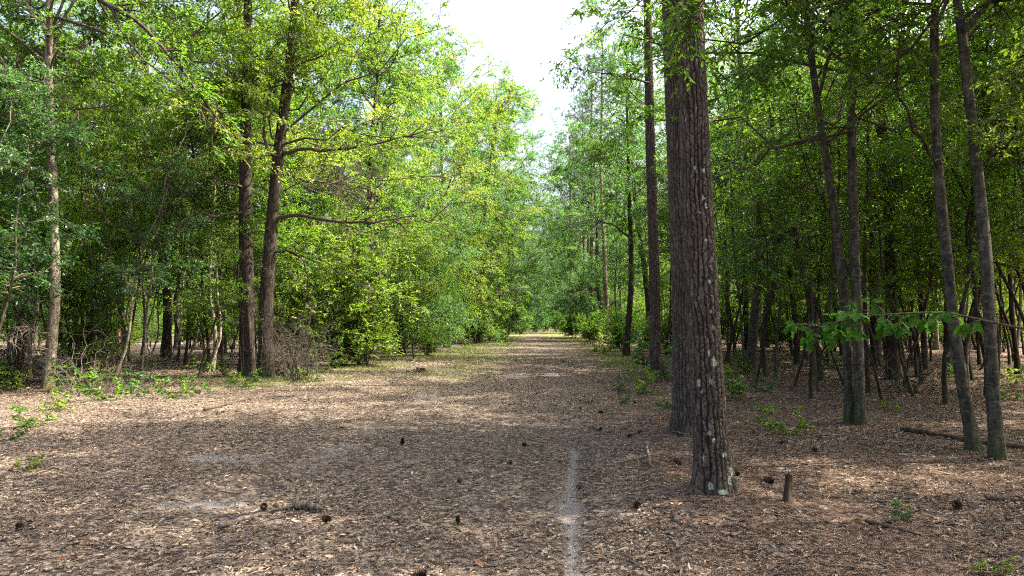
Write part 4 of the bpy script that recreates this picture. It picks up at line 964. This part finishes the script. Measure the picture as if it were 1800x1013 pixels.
for (px, py, sc, lb) in CONES:
    g = G(px, py)
    if cone0 is None: o = cone0 = cone_mesh().build('pine_cone', M['cone'])
    else: o = cone0.copy(); COL.objects.link(o)
    up_ = 'upright' in lb or 'on end' in lb
    o.rotation_euler = (rgc.uniform(-.3, .3) if up_ else rgc.uniform(1.1, 1.6), 0, rgc.uniform(0, 6.28)); sc *= rgc.uniform(.58, .9); o.scale = (sc, sc, sc)
    o.location = (g[0], g[1], float(gh(g[0], g[1])) + (.008 if up_ else .032 * sc))
    tag(o, lb, 'pine cone', 'pine cones lying on the ground')

def stick(pts, r, lb, name='fallen_stick', cat='stick', mt='dead', twigs=0, seed=1, taper=.5, lift=.7, sides=8):
    rg = np.random.default_rng(seed)
    P = np.array([G(p[0], p[1]) if len(p) == 2 else at(*p) for p in pts]); k = max(10, len(P) * 4)
    low = np.array([len(p) == 2 for p in pts])
    P = resample(P, k)
    hs = gh(P[:, 0], P[:, 1])
    if low.all(): P[:, 2] = hs + r * lift + .012
    else: P[:, 2] += hs + r * .5
    P[1:-1] += rg.normal(0, r * .25, (k - 2, 3))
    o0 = P[0].copy()
    rr = r * np.linspace(1, 1 - taper, k) * rg.uniform(.88, 1.12, k)
    mb = MB(); tubes(mb, (P - o0)[None], rr[None], sides, 0)
    # closed, broken ends
    for e, dirn in ((0, P[0] - P[1]), (k - 1, P[-1] - P[-2])):
        d_ = dirn / np.linalg.norm(dirn)
        tubes(mb, (np.array([P[e], P[e] + d_ * r * .4]) - o0)[None], np.array([[rr[e], rr[e] * .1]]), sides, 0)
    if twigs:
        P2 = grow((P - o0)[None], twigs, .2, .95, 5, .8, lambda pl, t, m: pl * .25 * rg.uniform(.4, 1.1, m), 0, rg, .3, .05)
        P2[:, :, 2] = np.maximum(P2[:, :, 2], -.01)
        tubes(mb, P2, np.repeat((r * .4 * np.linspace(1, .3, 5))[None], len(P2), 0), 5, 0)
    o = mb.build(name, M[mt], None, tuple(o0)); tag(o, lb, cat)
    return o
stick([(1096, 804), (1125, 800), (1162, 797)], .019, 'pale barkless stick lying across in the crossed pair left of the nearest pine', seed=1, taper=.3)
stick([(1137, 783), (1140, 800), (1144, 816)], .016, 'short stick pointing at the camera on top of the pale crossed stick', seed=2, taper=.2, lift=1.9)
stick([(1106, 738), (1135, 739), (1157, 742)], .017, 'grey stick lying left of the thick pine foot', seed=3)
stick([(1176, 756), (1198, 763), (1217, 771)], .014, 'grey stick bridging the feet of the two big pines', seed=4, lift=2.0)
stick([(1066, 753), (1085, 749), (1102, 745)], .009, 'thin dark twig on the straw before the grey stick', mt='twig', seed=5)
stick([(1108, 782), (1118, 790), (1132, 796)], .013, 'curved weathered stick behind the crossed pair', seed=6)
stick([(386, 911), (430, 901), (490, 888), (520, 884)], .024, 'long grey branch lying on the leaves in the left foreground', name='fallen_branch', cat='branch', seed=7, twigs=4)
stick([(522, 883), (540, 885), (560, 890)], .04, 'pale chunk of rotten wood at the end of the long grey branch', name='wood_chunk', cat='wood', seed=8, taper=.4)
stick([(318, 939), (345, 917), (365, 904), (388, 892)], .013, 'thin bent twig left of the long grey branch', mt='twig', seed=9)
stick([(255, 975), (300, 968), (330, 964)], .008, 'slim straight twig in the lower left foreground', mt='twig', seed=10)
stick([(1585, 762), (1660, 774), (1720, 783), (1840, 799)], .036, 'long barkless log lying behind the feet of the leaning oaks', name='fallen_log', cat='log', mt='rotten', seed=11, taper=.35)
stick([(1733, 882), (1790, 886), (1860, 892)], .024, 'dark rotting log piece at the right border', name='fallen_log', cat='log', mt='rotten', seed=12)
stick([(1572, 771), (1590, 763), (1607, 756)], .014, 'short pale stick in a sun patch left of the long log', seed=13)
stick([(1522, 915), (1560, 926), (1618, 942)], .016, 'dark mossy stick lying in the sunny leaves at the lower right', mt='rotten', seed=14)
stick([(1428, 821), (1455, 822), (1482, 820)], .010, 'pale twig in the shade right of the stub', seed=15)
stick([(358, 723), (400, 712), (434, 703)], .02, 'dark crooked branch on the ground before the big pair', name='fallen_branch', cat='branch', mt='rotten', seed=16, twigs=3)
stick([(316, 762), (322, 753), (346, 746)], .018, 'curled dark stick left of the track centre', mt='rotten', seed=17)
stick([(384, 729), (392, 724), (398, 720)], .035, 'pale split wood piece beside the dark crooked branch', name='wood_chunk', cat='wood', seed=18)
stick([(160, 684), (145, 664, 16.6), (118, 636, 16.8)], .05, 'dark dead limb leaning on the ground right of the mossy footed pale tree', name='leaning_limb', cat='branch', mt='rotten', seed=19, twigs=5)
stick([(1612, 694), (1640, 655, 18.2), (1672, 622, 18.5)], .07, 'dark dead limb leaning against the trunk behind the left leaning oak', name='leaning_limb', cat='branch', mt='rotten', seed=20, twigs=4)
stick([(1283, 700), (1290, 680, 15.2), (1282, 655, 15.0)], .015, 'thin leaning stick right of the nearest pine', seed=21)
rgs = np.random.default_rng(520)
tw0 = 0
for i_ in range(84):
    px, py = rgs.uniform(20, 1780), 566 + 1216 * 1.6 / rgs.uniform(4.5, 15)
    if 700 < px < 1050 and rgs.uniform() < .7: continue
    a_ = rgs.uniform(-1, 1); ln = rgs.uniform(25, 60) * (py - 566) / 300
    side_ = 'left part of the track' if px < 700 else ('bare middle of the track' if px < 1080 else 'straw under the trees on the right')
    o = stick([(px, py), (px + ln * .5, py + ln * .16 * a_ + rgs.normal(0, 2)), (px + ln, py + ln * .3 * a_)], rgs.uniform(.004, .009), f'thin dry twig lying on the {side_}', name='twig', cat='twig', mt=rgs.choice(['dead', 'twig']), seed=600 + i_, twigs=2, sides=5)
    o['group'] = 'thin twigs on the ' + side_

def stub():
    g = G(1383, 884); rg = np.random.default_rng(530); n = 14; k = 12
    z = np.linspace(-.05, .28, k)[:, None]; th = (np.arange(n) * 2 * PI / n)[None]
    R = .024 * (1 + .6 * np.exp(-np.maximum(z, 0) / .06)) * (1 + .18 * np.sin(3 * th + 1) + .12 * np.sin(5 * th + z * 9))
    top = .27 - .13 * (0.5 + .5 * np.sin(th * 1 + .7)) - .05 * np.sin(th * 4 + 1) - .03 * np.sin(th * 7)
    Z = np.minimum(z + 0 * th, top)
    V = np.stack([R * np.cos(th) + z * .1, R * np.sin(th) + 0 * z, Z], -1)
    Vi = np.stack([R[-1] * .5 * np.cos(th[0]) + .02, R[-1] * .5 * np.sin(th[0]), Z[-1] - .05], -1); Vj = Vi * np.array([.05, .05, 1]) - np.array([0, 0, .03])
    V = np.concatenate([V.reshape(-1, 3), Vi, Vj])
    i = np.arange(k + 1)[:, None] * n + np.arange(n)[None]; i2 = np.arange(k + 1)[:, None] * n + (np.arange(n)[None] + 1) % n
    mb = MB(); mb.add(V, np.stack([i, i2, i2 + n, i + n], -1).reshape(-1, 4), 0, True)
    o = mb.build('stump', M['rotten'], None, (g[0], g[1], float(gh(g[0], g[1])))); tag(o, 'small rotten broken stub standing right of the nearest pine', 'stump')
stub()

def rootmass():
    g = G(507, 662); rg = np.random.default_rng(540); mb = MB()
    n, k = 28, 16
    th = (np.arange(n) * 2 * PI / n)[None]; ph = np.linspace(-.3, PI / 2, k)[:, None]
    R = .36 * (1 + .25 * np.sin(3 * th + 2 * ph) + .18 * np.sin(7 * th - 4 * ph) + .12 * np.sin(11 * th + 9 * ph))
    V = np.stack([R * np.cos(th) * np.cos(ph) * 1.15, R * np.sin(th) * np.cos(ph) * .8, R * np.sin(ph) * .95 + 0 * th], -1)
    i = np.arange(k - 1)[:, None] * n + np.arange(n)[None]; i2 = np.arange(k - 1)[:, None] * n + (np.arange(n)[None] + 1) % n
    mb.add(V.reshape(-1, 3), np.stack([i, i2, i2 + n, i + n], -1).reshape(-1, 4), 0, True)
    d = rg.normal(size=(60, 3)); d[:, 2] = np.abs(d[:, 2]) * .6; d = norm(d)
    s_ = np.linspace(0, 1, 7)[None, :, None]
    wb = np.cumsum(rg.normal(size=(60, 7, 3)), 1) * .03
    P = d[:, None] * (.2 + .4 * s_ * rg.uniform(.5, 1.1, (60, 1, 1))) + wb * s_; P[:, :, 2] -= .25 * s_[..., 0] ** 2
    tubes(mb, P, np.repeat(np.linspace(.016, .004, 7)[None], 60, 0), 5, 1)
    o = mb.build('root_clump', [M['bark_dark'], M['dead']], None, (g[0], g[1], float(gh(g[0], g[1])))); tag(o, 'dark upturned root clump at the right foot of the big dark pair', 'roots')
rootmass()

def dead_shrub(seed, H, rad, n):
    rg = np.random.default_rng(seed); mb = MB()
    a = rg.uniform(0, 2 * PI, n); k = 9; s_ = np.linspace(0, 1, k)[None, :, None]
    d = np.stack([np.cos(a) * rad * rg.uniform(.1, 1, n), np.sin(a) * rad * rg.uniform(.1, 1, n), H * rg.uniform(.4, 1.05, n)], 1)
    wb = np.cumsum(rg.normal(size=(n, k, 3)), 1) * .06; wb -= wb[:, :1]
    P = np.stack([np.cos(a) * .15, np.sin(a) * .15, np.full(n, -.03)], 1)[:, None] * rg.uniform(.2, 2, (n, 1, 1)) + d[:, None] * s_ + wb; P[:, :, 2] -= (.35 * H * s_[..., 0] ** 3) * rg.uniform(0, 1.4, (n, 1))
    tubes(mb, P, np.repeat(np.linspace(.011, .003, k)[None], n, 0), 5, 0)
    P2 = grow(P, 7, .2, 1, 5, .8, lambda pl, t, m: rg.uniform(.2, .8, m), -.15, rg, .8, .08)
    tubes(mb, P2, np.repeat(np.linspace(.005, .0015, 5)[None], len(P2), 0), 4, 0)
    P3 = grow(P2, 3, .2, 1, 4, .8, lambda pl, t, m: rg.uniform(.08, .35, m), -.1, rg, .8, .08)
    tubes(mb, P3, np.repeat(np.linspace(.0028, .0012, 4)[None], len(P3), 0), 3, 0)
    o = mb.build('dead_shrub', M['dead_twig']); return o
ds = dead_shrub(550, 2.3, 1.3, 42); g = G(528, 668); ds.location = (g[0], g[1] - .1, float(gh(g[0], g[1])))
tag(ds, 'grey bare twig tangle leaning out right of the big dark pair', 'dead shrub', 'bare twig tangles in the woods')
ds0 = dead_shrub(551, 1.6, 1.3, 14)
for j_, (x, y, sc, lb) in enumerate(((-9.4, 15.2, .9, 'bare twig tangle at the foot of the mossy pale tree'), (-12.6, 17.0, 1.1, 'bare twig tangle at the far left border'), (-9.6, 18.0, .8, 'bare twig tangle under the crooked pale tree'), (-8.4, 20.2, .8, 'low bare twig tangle left of the big dark pair'), (8.8, 15.5, .9, 'bare twig tangle behind the leaning oaks'), (9.2, 11.0, .7, 'low bare twigs beside the long log'), (-6.6, 21.6, .9, 'bare twigs hanging before the sunlit bush'))):
    o = ds0 if j_ == 0 else ds0.copy()
    if j_: COL.objects.link(o)
    o.location = (x, y, float(gh(np.float64(x), np.float64(y)))); o.rotation_euler = (0, 0, j_ * 1.3); o.scale = (sc,) * 3
    tag(o, lb, 'dead shrub', 'bare twig tangles in the woods')

def tuft():
    rg = np.random.default_rng(560); g = G(738, 654); mb = MB(); n = 260
    a = rg.uniform(0, 2 * PI, n); D = np.stack([np.cos(a) * .8, np.sin(a) * .8, rg.uniform(.4, 1.6, n)], 1)
    B = np.stack([rg.normal(0, .05, n), rg.normal(0, .05, n), np.zeros(n)], 1)
    leaves(mb, B, D, np.stack([np.sin(a), -np.cos(a), np.zeros(n)], 1), rg.uniform(.1, .28, n), np.full(n, .012), 0, rg.uniform(0, .8, n), True, .3)
    o = mb.build('grass_tuft', M['dead'], None, (g[0], g[1], float(gh(g[0], g[1])))); tag(o, 'dry grey grass tuft standing alone on the left of the track', 'grass tuft')
tuft()

SEED = [(1130, 690, 1.3, 'bright green seedling at the foot of the slender pine', 'leaf_mid'), (1171, 715, .7, 'tiny green sprig left of the thick pine', 'leaf_blue'), (1168, 668, 2.6, 'small sapling with fresh leaves between the slender pine and the thick pine', 'leaf_blue'), (1294, 700, 1.5, 'flat leaved green sapling right of the nearest pine', 'leaf_mid'), (1312, 660, 1.3, 'green sapling low in the shade behind the nearest pine', 'leaf_mid'), (1340, 690, .8, 'seedling in the shade beside the slim sapling trunk', 'leaf_blue'),
 (60, 752, .8, 'broad leaved seedling at the left border', 'leaf_mid'), (100, 722, .85, 'yellowish seedling before the mossy pale tree', 'leaf_yel'), (20, 775, .55, 'low seedling at the far left of the near ground', 'leaf_mid'), (130, 690, 1.5, 'green seedling in the shade right of the mossy pale tree', 'leaf_mid'), (175, 705, 1.3, 'small bush like seedling left of the big dark pair', 'leaf_mid'), (230, 690, 1.2, 'seedling beside the bare twigs left of the big pair', 'leaf_blue'), (300, 700, 1.1, 'low seedling on the bank before the woods', 'leaf_mid'), (340, 690, 1.0, 'seedling nearest the left of the big dark pair', 'leaf_mid'), (545, 672, .9, 'bright ground seedling right of the root clump', 'leaf_yel'), (575, 655, 1.6, 'leafy seedling below the sunlit bush', 'leaf_mid'), (430, 680, 1.0, 'green sprig at the very foot of the big dark pair', 'leaf_mid'), (50, 820, .4, 'single tiny yellow sprout on the left foreground', 'leaf_yel'), (1745, 1003, .3, 'tiny green sprout at the lower right corner', 'leaf_yel'), (1590, 910, .38, 'dull green sprout among the sunny leaves on the right', 'leaf_dark'), (1450, 640, 1.6, 'faint green sapling left of the twin oaks', 'leaf_blue'), (1060, 625, 1.8, 'grassy green seedling left of the curved tree foot', 'leaf_mid'), (1085, 612, 2.0, 'green seedling behind the curved tree foot', 'leaf_yel')]
for (px, py, sc, lb, lf) in SEED:
    g = G(px, py); o = put('S3', g[0], g[1], sc, lb, 'seedlings on the forest floor', lf)


rsd = np.random.default_rng(570)
for i_ in range(34):
    if i_ < 22: px, py, w_ = rsd.uniform(0, 640), 566 + 1216 * 1.6 / rsd.uniform(13.5, 24), 'bank left of the track'
    else: px, py, w_ = rsd.uniform(1080, 1800), 566 + 1216 * 1.6 / rsd.uniform(9, 28), 'shady floor right of the track'
    g = G(px, py)
    if i_ < 22 and g[0] > left_edge(g[1]) + 2: continue
    put('S3', g[0], g[1], rsd.uniform(.5, 1.2), f'small green seedling among dead leaves on the {w_}', f'small seedlings on the {w_}', rsd.choice(['leaf_mid', 'leaf_yel', 'leaf_dark']))
def distant():
    rg = np.random.default_rng(201)
    mb = MB()
    n = 0
    for _ in range(900):
        x, y = rg.uniform(-110, 120), rg.uniform(60, 190)
        if not inview(x, y, 8): continue
        if y < 84 and abs(x) < 38: continue
        if left_edge(min(y, 150)) - 6 < x < right_edge(min(y, 150)) + 6 and y < 165: continue
        H = rg.uniform(14, 21)
        b = np.array([x, y, 0.0])
        z = np.linspace(0, 1, 6)
        P = b + np.stack([rg.normal(0, .3) * z, rg.normal(0, .3) * z, z * H], 1)
        tubes(mb, P[None], (.17 * (1 - .7 * z))[None], 5, 1)
        c = 15; cc = rg.normal(size=(c, 3)) * np.array([2.4, 2.4, H * .3]) + np.array([x, y, H * .45])
        m = 700
        idx = rg.integers(0, c, m)
        B = cc[idx] + rg.normal(size=(m, 3)) * np.array([.9, .9, .55]); B[:, 2] = np.abs(B[:, 2] - .3) + .3
        D = rg.normal(size=(m, 3)); D[:, 2] *= .4
        Nn = norm(np.stack([rg.normal(0, .6, m), rg.normal(0, .6, m), np.ones(m)], 1))
        leaves(mb, B, D, Nn, rg.uniform(.25, .5, m), rg.uniform(.12, .22, m), 0, np.clip(rg.normal(.5, .2, c)[idx] + rg.normal(0, .1, m), 0, 1))
    o = mb.build('distant_woods', [M['leaf_mid'], M['bark_dark']])
    tag(o, 'far wall of forest trees merging into one mass at the end of the view', 'woods', kind='stuff')
distant()

def haze():
    mb = MB()
    x0, x1, y0, y1, z0, z1 = -160, 160, -30, 240, -4, 36
    V = [(x0, y0, z0), (x1, y0, z0), (x1, y1, z0), (x0, y1, z0), (x0, y0, z1), (x1, y0, z1), (x1, y1, z1), (x0, y1, z1)]
    mb.add(V, [(0, 3, 2, 1), (4, 5, 6, 7), (0, 1, 5, 4), (1, 2, 6, 5), (2, 3, 7, 6), (3, 0, 4, 7)])
    m, nt, out = mat_base('haze_air')
    v = N(nt, 'ShaderNodeVolumePrincipled'); v.inputs['Density'].default_value = HAZE; v.inputs['Color'].default_value = (.92, .96, 1, 1); v.inputs['Anisotropy'].default_value = .3
    nt.links.new(v.outputs[0], out.inputs['Volume'])
    o = mb.build('haze', m); tag(o, kind='stuff')
HAZE = 0
if HAZE: haze()
# ------------------------------------------------------------------ sun, sky, camera
SUN_AZ, SUN_EL = math.radians(84), math.radians(50)
sd = Vector((math.sin(SUN_AZ) * math.cos(SUN_EL), math.cos(SUN_AZ) * math.cos(SUN_EL), math.sin(SUN_EL)))
L = bpy.data.lights.new('sun', 'SUN'); L.energy = 5.0; L.angle = math.radians(.5); L.color = (1, .89, .74)
so = bpy.data.objects.new('sun', L); COL.objects.link(so); so.rotation_euler = sd.to_track_quat('Z', 'Y').to_euler(); so.location = (30, 0, 40)
w = bpy.data.worlds.new('World'); scene.world = w; w.use_nodes = True
nt = w.node_tree; bg = nt.nodes['Background']
sky = nt.nodes.new('ShaderNodeTexSky'); sky.sky_type = 'NISHITA'; sky.sun_disc = False; sky.sun_elevation = SUN_EL; sky.sun_rotation = SUN_AZ
sky.air_density = 1.0; sky.dust_density = 10.0; sky.ozone_density = .6
nt.links.new(sky.outputs[0], bg.inputs[0]); bg.inputs[1].default_value = .13

cam = bpy.data.cameras.new('camera'); co = bpy.data.objects.new('camera', cam); COL.objects.link(co)
cam.sensor_width = 36; cam.lens = 36 * F / 1800
cam.clip_end = 4000; cam.clip_start = .05
co.location = (0, 0, CAM_H); co.rotation_euler = (PI / 2 + PITCH, 0, 0)
scene.camera = co
vs = scene.view_settings
scene.display_settings.display_device = 'sRGB'
vs.view_transform = 'Standard'; vs.look = 'None'; vs.gamma = 1; vs.use_curve_mapping = False; vs.exposure = 2.45
cy = scene.cycles
cy.max_bounces = 8; cy.diffuse_bounces = 6; cy.glossy_bounces = 2; cy.transmission_bounces = 4; cy.transparent_max_bounces = 4
cy.use_denoising = False; cy.filter_width = 1.15; cy.volume_bounces = 0
scene.render.use_persistent_data = False
